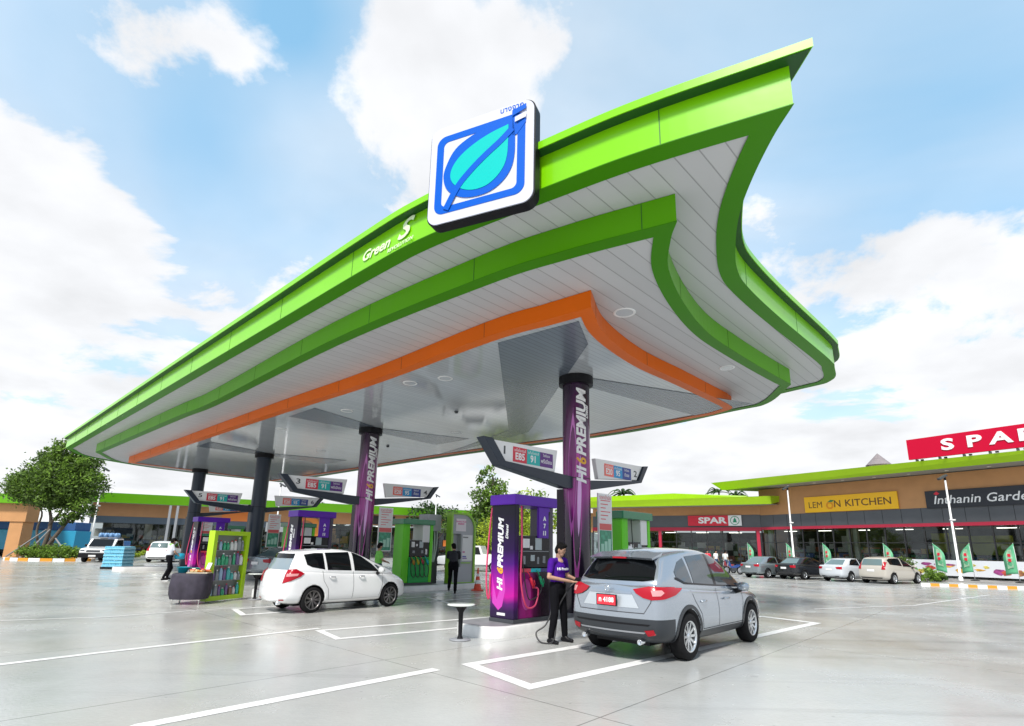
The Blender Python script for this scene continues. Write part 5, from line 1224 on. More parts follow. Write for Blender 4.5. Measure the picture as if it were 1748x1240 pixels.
def ell(mb, c, r, rot=None, n=14):
    c = Vector(c); vs = []; m = 9
    for i in range(m + 1):
        t = math.pi * i / m
        for k in range(n): q = 2 * math.pi * k / n; v = Vector((math.sin(t) * math.cos(q) * r[0], math.sin(t) * math.sin(q) * r[1], -math.cos(t) * r[2])); vs.append((rot @ v if rot else v) + c)
    mb.add(vs, [(i * n + k, i * n + (k + 1) % n, (i + 1) * n + (k + 1) % n, (i + 1) * n + k) for i in range(m) for k in range(n)], True)
def solid(mb, name, m, parent, voxel, sm=3):
    o = mb.build('tmp', m); me0 = o.data; bm = bmesh.new(); bm.from_mesh(me0); bmesh.ops.remove_doubles(bm, verts=bm.verts, dist=1e-5); bm.to_mesh(me0); bm.free()
    md = o.modifiers.new('r', 'REMESH'); md.mode = 'VOXEL'; md.voxel_size = voxel; s2 = o.modifiers.new('s', 'SMOOTH'); s2.iterations = sm; s2.factor = .5
    me = eval_mods(o); bpy.data.objects.remove(o); me.name = name; me.materials.clear(); me.materials.append(m)
    for p in me.polygons: p.use_smooth = True; p.material_index = 0
    ob = bpy.data.objects.new(name, me); COL.objects.link(ob); ob.parent = parent; return ob
def figure(label, loc, az, J, shirt, trousers, shoes, vx=.02, sleeves='short', lean=0, group=None, sc_=1.0, hair=True, hands=False, skin=None, collar=None):
    """J: joints in local axes (x forward, y left, z up)"""
    o = thing('person', label, 'person', loc, R(90 - az), group, sc_); V = Vector
    D = dict(hip=(0, 0, .95), chest=(.01, 0, 1.28), neck=(0, 0, 1.46), head=(.02, 0, 1.62), sl=(0, .18, 1.42), sr=(0, -.18, 1.42), el=(-.02, .24, 1.14), er=(-.02, -.24, 1.14), wl=(.08, .25, .90), wr=(.08, -.25, .90),
             hl=(0, .09, .93), hr=(0, -.09, .93), kl=(.03, .10, .50), kr=(.03, -.10, .50), al=(-.02, .10, .09), ar=(-.02, -.10, .09), look=(1, 0, 0)); D.update(J)
    P = {k: V(v) for k, v in D.items()}
    mb = MB(); look = P['look'].normalized(); q = look.to_track_quat('X', 'Z').to_matrix(); H = P['head']; hd = lambda x, y, z: H + q @ V((x, y, z))
    ell(mb, H + q @ V((0, 0, .02)), (.092, .076, .108), q); cap(mb, hd(.045, 0, -.06), hd(.02, 0, -.02), .042, .06); cap(mb, hd(.086, 0, -.015), hd(.092, 0, .02), .014, .008)
    cap(mb, hd(.07, -.018, -.048), hd(.07, .018, -.048), .012, .012)
    for s_ in (-1, 1): ell(mb, hd(0, s_ * .078, .0), (.018, .010, .030), q)
    cap(mb, P['neck'] + V((0, 0, -.03)), H + q @ V((-.02, 0, -.04)), .056, .052)
    cap(mb, P['hip'], P['chest'], .12, .12); cap(mb, P['sl'], P['sr'], .05, .05); cap(mb, P['chest'], P['neck'] + V((0, 0, -.08)), .12, .09)
    for s_, e_, w_ in (('sl', 'el', 'wl'), ('sr', 'er', 'wr')): cap(mb, P[s_], P[e_], .047, .038); cap(mb, P[e_], P[w_], .038, .025)
    for h_, k_, a_ in (('hl', 'kl', 'al'), ('hr', 'kr', 'ar')): cap(mb, P[h_], P[k_], .078, .052); cap(mb, P[k_], P[a_], .050, .034)
    for s_, w_, e_ in ((1, 'wl', 'el'), (-1, 'wr', 'er')):
        f = (P[w_] - P[e_]).normalized(); f = (f + V(D.get('hand' + w_[1], tuple(f))).normalized()).normalized(); side = f.cross(V((0, 0, 1))); side = side.normalized() if side.length > .1 else V((0, 1, 0)); up = side.cross(f).normalized()
        a = P[w_]; pm = a + f * .075; cap(mb, a + side * .018, pm + side * .025, .018, .016); cap(mb, a - side * .018, pm - side * .025, .018, .016); cap(mb, a, pm, .02, .018)
        for k, (off_, ln) in enumerate(((.033, .070), (.012, .08), (-.010, .075), (-.031, .058))):
            b0 = pm + side * off_; b1 = b0 + f * ln * .5 - up * .010; b2 = b1 + f * ln * .28 - up * ln * .45; cap(mb, b0, b1, .0095, .0085, 7); cap(mb, b1, b2, .0085, .0075, 7)
        t0 = a + f * .03 + side * .03 * s_; cap(mb, t0, t0 + side * .03 * s_ + f * .03 - up * .01, .012, .010, 7); cap(mb, t0 + side * .03 * s_ + f * .03 - up * .01, t0 + side * .035 * s_ + f * .062 - up * .02, .010, .008, 7)
    solid(mb, 'body', skin or m_skin, o, .0065 if hands else vx, 2)
    # shirt
    mb = MB(); cap(mb, P['hip'] + V((0, 0, .13)), P['chest'], .132, .148); cap(mb, P['chest'], (P['sl'] + P['sr']) / 2 + V((0, 0, -.05)), .148, .11)
    cap(mb, P['sl'] * 1.0, P['sr'], .062, .062); cap(mb, P['neck'] + V((0, 0, -.07)), P['neck'] + V((0, 0, -.025)), .075, .064)
    for s_ in (-1, 1): cap(mb, P['hip'] + V((0, s_ * .045, .06)), P['chest'] + V((0, s_ * .06, 0)), .105, .105)
    for s_, e_, w_ in (('sl', 'el', 'wl'), ('sr', 'er', 'wr')):
        if sleeves == 'short': cap(mb, P[s_], P[s_].lerp(P[e_], .62), .066, .058)
        else: cap(mb, P[s_], P[e_], .064, .052); cap(mb, P[e_], P[e_].lerp(P[w_], .9), .052, .036)
    sh_ = solid(mb, 'shirt', shirt, o, max(.010, vx * .9), 3)
    mb = MB(); cap(mb, P['hip'] + V((0, .04, .03)), P['hip'] + V((0, -.04, .03)), .130, .130); cap(mb, P['hip'] + V((0, .03, -.06)), P['hip'] + V((0, -.03, -.06)), .125, .125)
    for h_, k_, a_ in (('hl', 'kl', 'al'), ('hr', 'kr', 'ar')): cap(mb, P[h_], P[k_], .098, .070); cap(mb, P[k_], P[a_] + V((0, 0, .03)), .070, .056)
    solid(mb, 'trousers', trousers, o, max(.010, vx * .9), 3)
    for a_, k_ in (('al', 'kl'), ('ar', 'kr')):
        mb = MB(); A_ = P[a_]; sy = 1 if a_ == 'al' else -1; zf = A_.z - .09; cap(mb, A_ + V((-.045, 0, -.045)), A_ + V((.15, sy * .015, -.055)), .042, .034); cap(mb, A_ + V((0, 0, .0)), A_ + V((.05, 0, -.03)), .046, .04)
        solid(mb, 'shoe', shoes, o, .012, 2)
    if hair:
        mb = MB(); ell(mb, hd(-.012, 0, .045), (.096, .086, .095), q); ell(mb, hd(-.04, 0, .0), (.07, .08, .10), q); ell(mb, hd(.05, 0, .105), (.045, .06, .03), q)
        solid(mb, 'hair', m_hair, o, .011, 1)
    for s_ in (-1, 1): 
        mb = MB(); ell(mb, hd(.078, s_ * .031, .018), (.010, .014, .007), q, 8); e = mb.build('eye', m_black, o)
        MB().box(hd(.088, s_ * .032, .040), (.012, .035, .006), q).build('eyebrow', m_hair, o)
    return o, P, sh_
m_shp = mat('violet_shirt', (.060, .008, .23), .85, spec=.1, noise_amt=.15, nscale=8, bump=.3, bscale=30); m_trb = mat('black_trousers', (.006, .006, .008), .9, spec=.1, noise_amt=.2, nscale=8)
# attendant: stands at the near island, both hands at the car's filler
at_p = G(952, 1098); AT_AZ = 134
att, PJ, shr = figure('person in a purple T-shirt and black trousers refuelling the silver car', at_p, AT_AZ,
    dict(neck=(.02, 0, 1.465), head=(.075, -.01, 1.60), look=(1, .25, -.42), chest=(.0, 0, 1.27), sl=(.0, .19, 1.405), sr=(.01, -.19, 1.40), el=(.0, .29, 1.14), er=(.02, -.27, 1.13), wl=(.20, .30, 1.08), wr=(.27, .10, 1.05),
         hl=(-.02, .09, .93), hr=(0, -.09, .93), kl=(.02, .145, .50), kr=(.03, -.12, .50), al=(.0, .20, .09), ar=(-.03, -.15, .09), handl=(.6, .6, 0), handr=(.6, .7, .1)), m_shp, m_trb, m_black, vx=.012, hands=True, sc_=.995)
WA = world_of(att)
text('Hi Premium', .066, m_white, shr, 'lettering', M4=fr((.168, .0, 1.27), (0, 1, 0), (0, 0, 1)), fn=lambda v: Vector((v.x, v.y, v.z - v.x * v.x * 1.9)), ext=.004, bold=.001)
# the nozzle and hose in his hands
gh = WA @ Vector((.30, .30, 1.09)); gun.location = gh; gdir = (Vector((math.sin(R(92)), math.cos(R(92)), 0))); gun.rotation_euler.z = math.atan2(gdir.y, gdir.x)
mb = MB().box((0, 0, 0), (.17, .045, .065)).box((-.09, 0, -.02), (.06, .04, .10), Matrix.Rotation(.5, 3, 'Y')); mb.build('nozzle_body', m_black, gun, bevel=.012)
MB().tube([(.08, 0, .0), (.15, 0, .01), (.24, 0, -.05)], [.018, .014, .012], 10).build('spout', m_grey, gun)
MB().tube([(-.10, 0, -.06), (-.02, 0, -.085), (.06, 0, -.05)], .006, 6).build('trigger_guard', m_black, gun)
inv = world_of(gun).inverted(); pe = Vector(loc_of(COLP[0], -1.35, -.45, 0))
hp_ = [Vector((-.11, 0, -.05))] + [inv @ Vector(v) for v in ((gh.x - .22, gh.y - .02, .92), (gh.x - .40, gh.y - .05, .62), (gh.x - .46, gh.y - .1, .30), (gh.x - .52, gh.y - .18, .05), (gh.x - .72, gh.y - .1, .02), (gh.x - .80, gh.y + .02, .16), (gh.x - .62, gh.y + .08, .30), (gh.x - .52, gh.y + .16, .6), (gh.x - .55, gh.y + .3, 1.3), (gh.x - .55, gh.y + .42, 2.3))]
MB().tube(catmull(hp_, 8), .014, 8).build('hose', m_hose_b, gun)
m_vest = mat('white_shirt', (.62, .66, .72), .8, noise_amt=.1); m_gy = mat('green_vest', (.18, .55, .08), .7); m_navy = mat('navy_cloth', (.02, .05, .12), .8)
pB, PB, _ = figure('person in a white shirt and dark trousers walking left of the cloth table', G(283, 992), 40, dict(head=(.06, 0, 1.60), look=(1, .2, -.3), kl=(.16, .08, .52), al=(.05, .08, .14), kr=(.02, -.08, .50), ar=(-.14, -.08, .12), el=(.10, .25, 1.15), er=(.10, -.25, 1.15), wl=(.30, .18, 1.02), wr=(.30, -.18, 1.0)), m_vest, m_trb, m_black, vx=.022, sc_=1.0)
mb = MB(); cap(mb, (0, .1, 1.44), (0, -.1, 1.44), .07, .07); solid(mb, 'green_collar', m_gy, pB, .02)
bag = tag(MB().lathe([(0, 0), (.18, .02), (.22, .14), (.16, .24), (.10, .25), (0, .22)], 18).build('bag', mat('teal_bag', (.02, .34, .52), .3, noise_amt=.2, nscale=8), None, loc=world_of(pB) @ Vector((.38, 0, .86))), 'light blue bag carried by the person in the white shirt', 'bag')
figure('person dressed all in black leaning into the arched kiosk with one leg bent', G(772, 1014), -5, dict(hip=(-.12, 0, .98), chest=(.06, 0, 1.25), neck=(.17, 0, 1.42), head=(.24, .02, 1.55), look=(1, .5, -.3), sl=(.14, .18, 1.36), sr=(.16, -.18, 1.36), el=(.32, .22, 1.20), er=(.34, -.2, 1.18), wl=(.52, .16, 1.16), wr=(.50, -.08, 1.14), hl=(-.12, .09, .96), hr=(-.12, -.09, .96), kl=(.06, .10, .58), al=(-.16, .12, .20), kr=(-.12, -.09, .52), ar=(-.16, -.09, .10)), mat('black_top', (.015, .015, .022), .8), m_trb, m_black, vx=.018, sleeves='long', sc_=1.03)
figure('person in a green vest standing behind the bonnet of the white hatchback', AtY(643, 1000, 18.9).xy.to_3d(), 60, dict(look=(1, .2, -.3), el=(.08, .24, 1.15), er=(.08, -.24, 1.15), wl=(.26, .14, 1.1), wr=(.26, -.14, 1.1)), m_gy, m_navy, m_black, vx=.022, sc_=.97)
# shoppers and riders near the shops
def small(label, p, az, sh, tr_, **k): return figure(label, p, az, k, sh, tr_, m_black, vx=.03, sc_=1.0)[0]
small('person in a white top standing by the shop entrance, left of the two', AtY(1222, 950, 46).xy.to_3d(), 150, m_white, m_navy)
small('person in a pale top standing by the shop entrance beside the motorcycles', AtY(1238, 950, 44).xy.to_3d(), 60, mat('pale_top', (.6, .62, .6), .8), m_navy)
small('person in a red top standing behind the roof of the silver car', AtY(1208, 950, 45).xy.to_3d(), 200, m_red, m_navy)
small('person in dark clothes standing beside the parked motorcycles at left', AtY(88, 920, 46).xy.to_3d(), 100, m_navy, m_trb)
def motorbike(label, p, rz, col):
    o = thing('motorcycle', label, 'motorcycle', p, rz, 'motorcycles')
    for x in (-.62, .62): 
        w_ = MB().lathe([(.24, -.04), (.29, -.045), (.30, 0), (.29, .045), (.24, .04)], 22, axis='y').build('wheel', m_rubber, o, loc=(x, 0, .30)); MB().lathe([(0, 0), (.05, .03), (.23, .01), (.24, -.01), (.05, -.03)], 10, axis='y').build('rim', m_grey, w_)
    MB().xz([(-.6, .62), (-.3, .48), (.15, .42), (.38, .60), (.45, .92), (.36, .96), (.22, .62), (-.05, .60), (-.35, .78), (-.7, .80)], -.09, .09).build('body', col, o, bevel=.03)
    MB().bx(-.68, .05, -.12, .12, .74, .82).build('seat', m_black, o, bevel=.03); MB().xz([(-.25, .25), (.2, .25), (.2, .48), (-.2, .48)], -.12, .12).build('engine', m_dark, o, bevel=.02)
    MB().tube([(.62, 0, .3), (.48, 0, .7), (.38, 0, 1.02)], .03, 8).tube([(.34, -.32, 1.04), (.38, 0, 1.02), (.34, .32, 1.04)], .015, 6).build('handlebar', m_grey, o); MB().lathe([(0, .0), (.07, .0), (.05, -.08)], 12, (.46, 0, .92), 'x').build('headlight', m_glc, o)
    return o
for i, (x, y, Y, rz, cc, lb) in enumerate(((1252, 975, 41, 200, (.02, .06, .25), 'blue motorcycle parked left of the silver saloon'), (1243, 975, 43, 210, (.3, .02, .03), 'red motorcycle parked behind the blue one'), (104, 945, 45.5, 60, (.02, .02, .02), 'black motorcycle parked beside the white pickup at left'), (118, 945, 46, 70, (.10, .02, .02), 'dark red motorcycle parked nearest the white pickup at left'))):
    motorbike(lb, AtY(x, y, Y).xy.to_3d(), R(rz), mat('bike%d' % i, cc, .2, coat=1))
# ------------------------------------------------------------------ trees and planting
def leafmat(name, c, var=.5):
    m = mat(name, c, .5); t = m.node_tree; b = t.nodes['Principled BSDF']; b.inputs['Specular IOR Level'].default_value = .35
    g = N(t, 'ShaderNodeNewGeometry'); mr_ = N(t, 'ShaderNodeMapRange'); t.links.new(g.outputs['Random Per Island'], mr_.inputs[0]); mr_.inputs[3].default_value = 1 - var; mr_.inputs[4].default_value = 1 + var * 1.3
    v = N(t, 'ShaderNodeVectorMath', operation='SCALE'); v.inputs[0].default_value = c; t.links.new(mr_.outputs[0], v.inputs['Scale']); t.links.new(v.outputs[0], b.inputs['Base Color'])
    tr_ = N(t, 'ShaderNodeBsdfTranslucent'); t.links.new(v.outputs[0], tr_.inputs[0]); mxs = N(t, 'ShaderNodeMixShader'); mxs.inputs[0].default_value = .3; t.links.new(b.outputs[0], mxs.inputs[1]); t.links.new(tr_.outputs[0], mxs.inputs[2]); t.links.new(mxs.outputs[0], t.nodes['Material Output'].inputs[0]); return m
m_leafA = leafmat('leaf_mid', (.085, .145, .028)); m_leafB = leafmat('leaf_dark', (.035, .075, .018)); m_leafC = leafmat('leaf_yellow', (.26, .34, .025)); m_leafD = leafmat('leaf_light', (.14, .24, .03)); m_bark = mat('bark', (.11, .085, .065), .9, noise_amt=.3, nscale=12)
def leaves(blobs, n, size, rg, droop=.3):
    mb = MB(); tot = sum(b[1][0] * b[1][1] * b[1][2] for b in blobs)
    for c, r in blobs:
        k = int(n * (r[0] * r[1] * r[2]) / tot) + 20
        cl = []
        for _ in range(max(4, k // 34)):
            while True:
                v = Vector((rg.uniform(-1, 1), rg.uniform(-1, 1), rg.uniform(-1, 1)))
                if .25 < v.length < 1: break
            v = v.normalized() * (v.length ** .45); cl.append(Vector(c) + Vector((v.x * r[0], v.y * r[1], v.z * r[2])))
        cs = min(r) * .27
        for _ in range(k):
            q = rg.choice(cl) + Vector((rg.gauss(0, cs), rg.gauss(0, cs), rg.gauss(0, cs * .8)))
            nrm = Vector((rg.uniform(-1, 1), rg.uniform(-1, 1), rg.uniform(-.2, 1.2))).normalized(); a = nrm.orthogonal().normalized(); a = (Matrix.Rotation(rg.uniform(0, 6.28), 3, nrm) @ a); b = nrm.cross(a); s_ = size * rg.uniform(.6, 1.3)
            mb.add([q - a * s_, q + b * s_ * .45 + nrm * s_ * .1, q + a * s_, q - b * s_ * .45 + nrm * s_ * .1], [(0, 1, 2, 3)])
    return mb
def tree(label, p, trunk, blobs, n, size, lm, seed, name='broadleaf_tree', props=False, group=None, lm2=None):
    rg = random.Random(seed); o = thing(name, label, 'tree', p, 0, group); mb = MB()
    for pts, r in trunk: mb.tube(catmull(pts, 4), [r[0] + (r[1] - r[0]) * i / ((len(pts) - 1) * 4) for i in range((len(pts) - 1) * 4 + 1)], 8)
    mb.build('trunk', m_bark, o); leaves(blobs, n, size, rg).build('crown', lm, o)
    if lm2: leaves([(Vector(c) + Vector((.3, -.5, .35)), [q * .85 for q in r]) for c, r in blobs], n // 3, size, rg).build('new_foliage', lm2, o)
    return o
tp_ = AtY(68, 945, 43).xy.to_3d(); 
tree('leafy tree with two leaning trunks in the round planting bed at far left', tp_,
     [([(0, 0, 0), (.3, 0, 1.6), (.2, .1, 3.2), (-.6, 0, 5.0)], (.20, .07)), ([(.1, 0, .3), (1.0, 0, 1.9), (1.7, .1, 3.2), (2.4, 0, 4.6)], (.18, .06)), ([(-.05, 0, .5), (-.6, 0, 2.2), (-.5, 0, 3.6), (-1.6, 0, 4.8)], (.10, .04)), ([(.25, 0, 2.6), (.9, .3, 4.2), (.8, .2, 6.4)], (.10, .03))],
     [((.3, 0, 6.3), (2.0, 1.7, 1.5)), ((-1.8, 0, 5.5), (1.5, 1.4, 1.1)), ((2.2, 0, 5.7), (1.6, 1.4, 1.1)), ((.6, 0, 8.3), (1.2, 1.1, .9)), ((-1.5, .2, 7.9), (.7, .7, .5)), ((2.0, 0, 7.5), (1.1, 1.0, .8)), ((2.5, 0, 3.8), (1.0, .9, .6)), ((.7, 0, 4.5), (1.7, 1.3, .7)), ((1.6, 0, 3.1), (.7, .6, .4)), ((-.2, .1, 4.9), (1.9, 1.3, .8))], 21000, .13, m_leafA, 3, lm2=m_leafD)
pb_ = thing('planting_bed', 'round kerbed planting bed with low shrubs under the leafy tree at far left', 'planting bed', AtY(85, 957, 42).xy.to_3d())
mb = MB()
for k in range(24):
    a0, a1 = 2 * math.pi * k / 24, 2 * math.pi * (k + .96) / 24; mb.mi(k % 2)
    mb.prism([(3.1 * math.cos(a0), 1.9 * math.sin(a0)), (3.1 * math.cos(a1), 1.9 * math.sin(a1)), (2.85 * math.cos(a1), 1.7 * math.sin(a1)), (2.85 * math.cos(a0), 1.7 * math.sin(a0))], 0, .2)
mb.build('kerb', [m_white, mat('kerb_yellow', (.65, .28, .02), .5)], pb_); MB().lathe([(0, .14), (2.86, .14)], 32, sm=False).build('soil', mat('soil', (.06, .045, .03), .9), pb_).scale = (1, .6, 1)
leaves([((0, -.2, .6), (2.1, 1.2, .5)), ((-1.2, -.4, .45), (1.1, .9, .4)), ((1.3, -.4, .45), (1.0, .8, .35))], 3600, .10, random.Random(5)).build('shrubs', m_leafD, pb_)
for a, b_ in (((1.6, 0), (.4, 2.4)), ((-2.2, -.2), (.1, 2.6)), ((.4, -1.2), (.5, 2.2))): pass
st_ = thing('tree_stake', 'timber props bracing the leaning tree trunks at far left', 'stakes', tp_)
for a, b_ in (((-2.1, -.8, 0), (.15, 0, 2.3)), ((3.2, -.8, 0), (.9, 0, 1.7)), ((.2, 1.6, 0), (.3, 0, 2.2)), ((-.1, -1.5, 0), (.5, -.1, 2.3))): MB().tube([a, b_], .055, 7).build('stake', mat('grey_timber', (.22, .22, .22), .8), st_)
# trees behind
def bush_tree(label, px, py_base, Y, h, w_, lm, seed, n=3200, size=.2, lm2=None, group='trees beyond the station', slim=False):
    p = AtY(px, py_base, Y).xy.to_3d(); rg = random.Random(seed); bl = []
    for k in range(6 if not slim else 7):
        t_ = k / 6; zz_c = h * (.35 + .55 * t_) if slim else h * (.45 + .4 * rg.random()); rr_ = w_ * ((1 - t_ * .75) * .55 if slim else rg.uniform(.28, .45))
        off_ = .18 if slim else .42
        bl.append(((rg.uniform(-off_, off_) * w_, rg.uniform(-.3, .3) * w_, zz_c), (rr_, rr_, rr_ * (.9 if slim else .75))))
    return tree(label, p, [([(0, 0, 0), (.1, 0, h * .4), (0, 0, h * .85)], (h * .03, h * .008)), ([(0, 0, h * .3), (w_ * .2, 0, h * .5), (w_ * .35, 0, h * .7)], (h * .015, h * .004))], bl, n, size, lm, seed, group=group, lm2=lm2)
bush_tree('tall slim green tree rising left of the purple dispenser top', 838, 930, 48, 9.3, 3.6, m_leafA, 11, 5200, .17, m_leafD, slim=True)
bush_tree('round yellow green tree directly behind the nearest purple dispenser', 890, 930, 44, 6.5, 4.4, m_leafC, 12, 3600, .16, m_leafD)
bush_tree('yellow green tree filling the gap right of the kiosk', 868, 940, 40, 4.2, 3.6, m_leafC, 13, 2600, .14)
bush_tree('low green tree behind the kiosk roof at centre', 788, 930, 62, 6.4, 4.2, m_leafA, 14, 1800, .2)
bush_tree('low dark tree rising over the middle green roof', 742, 925, 70, 6.6, 4.6, m_leafB, 15, 1500, .22)
bush_tree('dark tree top behind the green roof left of the second purple column', 560, 920, 84, 8.4, 7.5, m_leafB, 16, 1800, .26)
bush_tree('dark green tree behind the right end of the kiosk', 852, 940, 46, 4.6, 3.2, m_leafB, 17, 1800, .15)
def palm(label, px, py, Y, base_y):
    c = AtY(px, py, Y); o = thing('palm_tree', label, 'tree', (c.x, c.y, 0), 0, 'palm tops behind the shops'); MB().tube([(0, 0, 0), (.1, 0, c.z)], [.2, .13], 8).build('trunk', m_bark, o); rg = random.Random(px); mb = MB()
    for k in range(18):
        a = rg.uniform(0, 6.28); L = rg.uniform(1.5, 2.3); e = rg.uniform(.1, 1.0); pv = None
        for j in range(9):
            t_ = j / 8; q = Vector((math.cos(a) * L * t_, math.sin(a) * L * t_, c.z + e * math.sin(t_ * 2.6) * .9 - t_ * t_ * .5)); w_ = .26 * math.sin(math.pi * min(.98, t_ + .08)); sd_ = Vector((-math.sin(a), math.cos(a), 0)) * w_
            if pv: mb.add([pv[0], pv[1], q + sd_ - Vector((0, 0, .12)), q], [(0, 1, 2, 3)]); mb.add([pv[0], pv[2], q - sd_ - Vector((0, 0, .12)), q], [(0, 1, 2, 3)])
            pv = (q, q + sd_ - Vector((0, 0, .12)), q - sd_ - Vector((0, 0, .12)))
    mb.build('crown', m_leafB, o); return o
palm('palm top rising behind the roof right of price sign number 2', 1063, 843, 75, 900); palm('palm top rising at the left end of the long lime roof', 1226, 840, 85, 900); palm('palm top rising just right of the other one behind the roof', 1256, 846, 90, 900)
def shrub(label, p, r, h, lm, seed, n=900, size=.09):
    o = thing('shrub', label, 'shrub', p, 0, 'shrubs by the right-hand shops'); MB().tube([(0, 0, 0), (0, 0, h * .6)], .03, 6).build('stem', m_bark, o); leaves([((0, 0, h * .55), (r, r, h * .5)), ((r * .5, 0, h * .4), (r * .6, r * .6, h * .35))], n, size, random.Random(seed)).build('foliage', lm, o)
shrub('low bright green shrub between the beige estate car and the striped kerb', G(1583, 993), .85, .75, m_leafD, 21)
shrub('small dark shrub at the right of the low bright green one', G(1600, 993), .5, .5, m_leafB, 22, 500)
shrub('reddish shrub just behind the beige estate car', G(1558, 991), .6, .7, leafmat('leaf_red', (.25, .10, .06)), 23, 600)
shrub('upright green shrub beside the bonnet of the beige estate car', G(1549, 988), .5, 1.4, m_leafA, 24, 700)
# ------------------------------------------------------------------ buildings
m_tan = mat('tan_wall', (.50, .25, .10), .6, noise_amt=.08, nscale=1.2); m_tan2 = mat('warm_orange_wall', (.50, .25, .11), .6, noise_amt=.08, nscale=1.0)
m_rlime = mat('roof_lime', (.33, .54, .015), .45, spec=.2, noise_amt=.05, nscale=.8); m_rgreen = mat('roof_green', (.11, .33, .004), .4, spec=.3, noise_amt=.06, nscale=.8)
m_gband = mat('charcoal_cladding', (.085, .09, .10), .45, noise_amt=.1, nscale=1); m_beam = mat('crimson_beam', (.40, .015, .045), .45); m_und = mat('pale_soffit', (.30, .31, .28), .6)
m_mul = mat('dark_mullion', (.02, .02, .022), .4); m_cream = mat('cream_pillar', (.62, .56, .42), .5)
def glassmat():
    m = bpy.data.materials.new('shop_glass'); m.use_nodes = True; t = m.node_tree; t.nodes.clear(); o = N(t, 'ShaderNodeOutputMaterial'); a = N(t, 'ShaderNodeBsdfTransparent'); a.inputs[0].default_value = (.72, .76, .76, 1); g = N(t, 'ShaderNodeBsdfGlossy'); g.inputs['Roughness'].default_value = .03; g.inputs[0].default_value = (.8, .85, .88, 1)
    f = N(t, 'ShaderNodeFresnel'); f.inputs[0].default_value = 1.38; mx_ = N(t, 'ShaderNodeMixShader'); t.links.new(M(t, 'ADD', f.outputs[0], .02, clamp=True), mx_.inputs[0]); t.links.new(a.outputs[0], mx_.inputs[1]); t.links.new(g.outputs[0], mx_.inputs[2]); t.links.new(mx_.outputs[0], o.inputs[0]); return m
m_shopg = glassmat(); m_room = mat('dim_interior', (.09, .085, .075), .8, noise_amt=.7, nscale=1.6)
def goods(o, x0, x1, y, z0, z1, seed, n, cols, wmin=.15, wmax=.6):
    rg = random.Random(seed)
    for k, cc in enumerate(cols):
        mb = MB()
        for _ in range(n):
            w_, h_ = rg.uniform(wmin, wmax), rg.uniform(.1, .45); x = rg.uniform(x0, x1 - w_); z = z0 + (z1 - z0) * (int(rg.random() * 4) / 4) + rg.uniform(0, .05); yy = y + rg.uniform(-.2, .2)
            mb.bx(x, x + w_, yy, yy + .25, z, z + h_)
        mb.build('shelf_goods', mat('goods_%d_%d' % (seed, k), cc, .5), o)
def lower_front(o, x0, x1, zg, depth, step, seed, pal, zlow=.12, beam=None, transom=None, n=26):
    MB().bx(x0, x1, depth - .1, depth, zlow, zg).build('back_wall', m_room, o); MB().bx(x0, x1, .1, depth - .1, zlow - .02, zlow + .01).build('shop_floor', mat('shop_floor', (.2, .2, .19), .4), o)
    MB().bx(x0, x1, .06, .075, zlow, zg).build('glazing', m_shopg, o)
    k = x0 + 1.0
    while k < x1 - 1: MB().bx(k, k + 1.2, 2.0, 2.12, zg - .12, zg - .08).build('ceiling_lamp', mat('lit_tube', (1, .93, .8), .5, emit=5), o); k += 3.2
    x = x0
    while x <= x1 + .01: MB().bx(x - .04, x + .04, .0, .14, zlow, zg).build('mullion', m_mul, o); x += step
    if transom: MB().bx(x0, x1, .01, .13, transom - .03, transom + .03).build('transom', m_mul, o)
    goods(o, x0 + .2, x1 - .2, 3.2, zlow, zlow + 2.2, seed + 77, n, pal, .2, .9)
    goods(o, x0 + .2, x1 - .2, 1.6, zlow, zlow + 1.5, seed, n, pal); 
    rg = random.Random(seed + 5); mb = MB()
    for _ in range(int((x1 - x0) * .8)): q = rg.uniform(x0, x1 - .8); mb.bx(q, q + rg.uniform(.3, .9), 2.6, 2.7, rg.uniform(1.6, 2.2), rg.uniform(2.3, zg - .5))
    mb.build('wall_posters', mat('posters_%d' % seed, pal[0], .5), o)
PALS = [(.55, .52, .48), (.45, .12, .08), (.10, .30, .14), (.60, .40, .08), (.12, .16, .40)]
# ---- long shop row on the right
PRB = Plane((30.8, 40.1), (.5, -.866)); X0, X1 = -13.8, 13.0
rb = thing('shop_building', 'long single storey shop row with lime roof edge and crimson beam at far right', 'building', (30.8, 40.1, 0), PRB.rz)
lower_front(rb, X0, X1, 3.72, 5.0, 1.34, 41, PALS, beam=True, transom=2.55, n=60)
MB().bx(X0, X1, -.10, .16, 3.72, 3.96).build('red_beam', m_beam, rb)
MB().bx(X0, X1, -.02, .20, 3.96, 5.08).build('charcoal_band', m_gband, rb)
for k in range(21): MB().bx(X0 + k * 1.34 - .012, X0 + k * 1.34 + .012, -.026, -.018, 4.03, 5.07).build('panel_joint', m_black, rb)
MB().bx(X0, X1, 0, .25, 5.08, 7.5).build('wall', m_tan, rb)
MB().bx(X0, X0 + .25, .25, 9, 0.1, 7.5).build('end_wall', m_tan, rb); MB().bx(X0, X1, 8.8, 9.0, .1, 7.5).build('rear_wall', m_tan, rb)
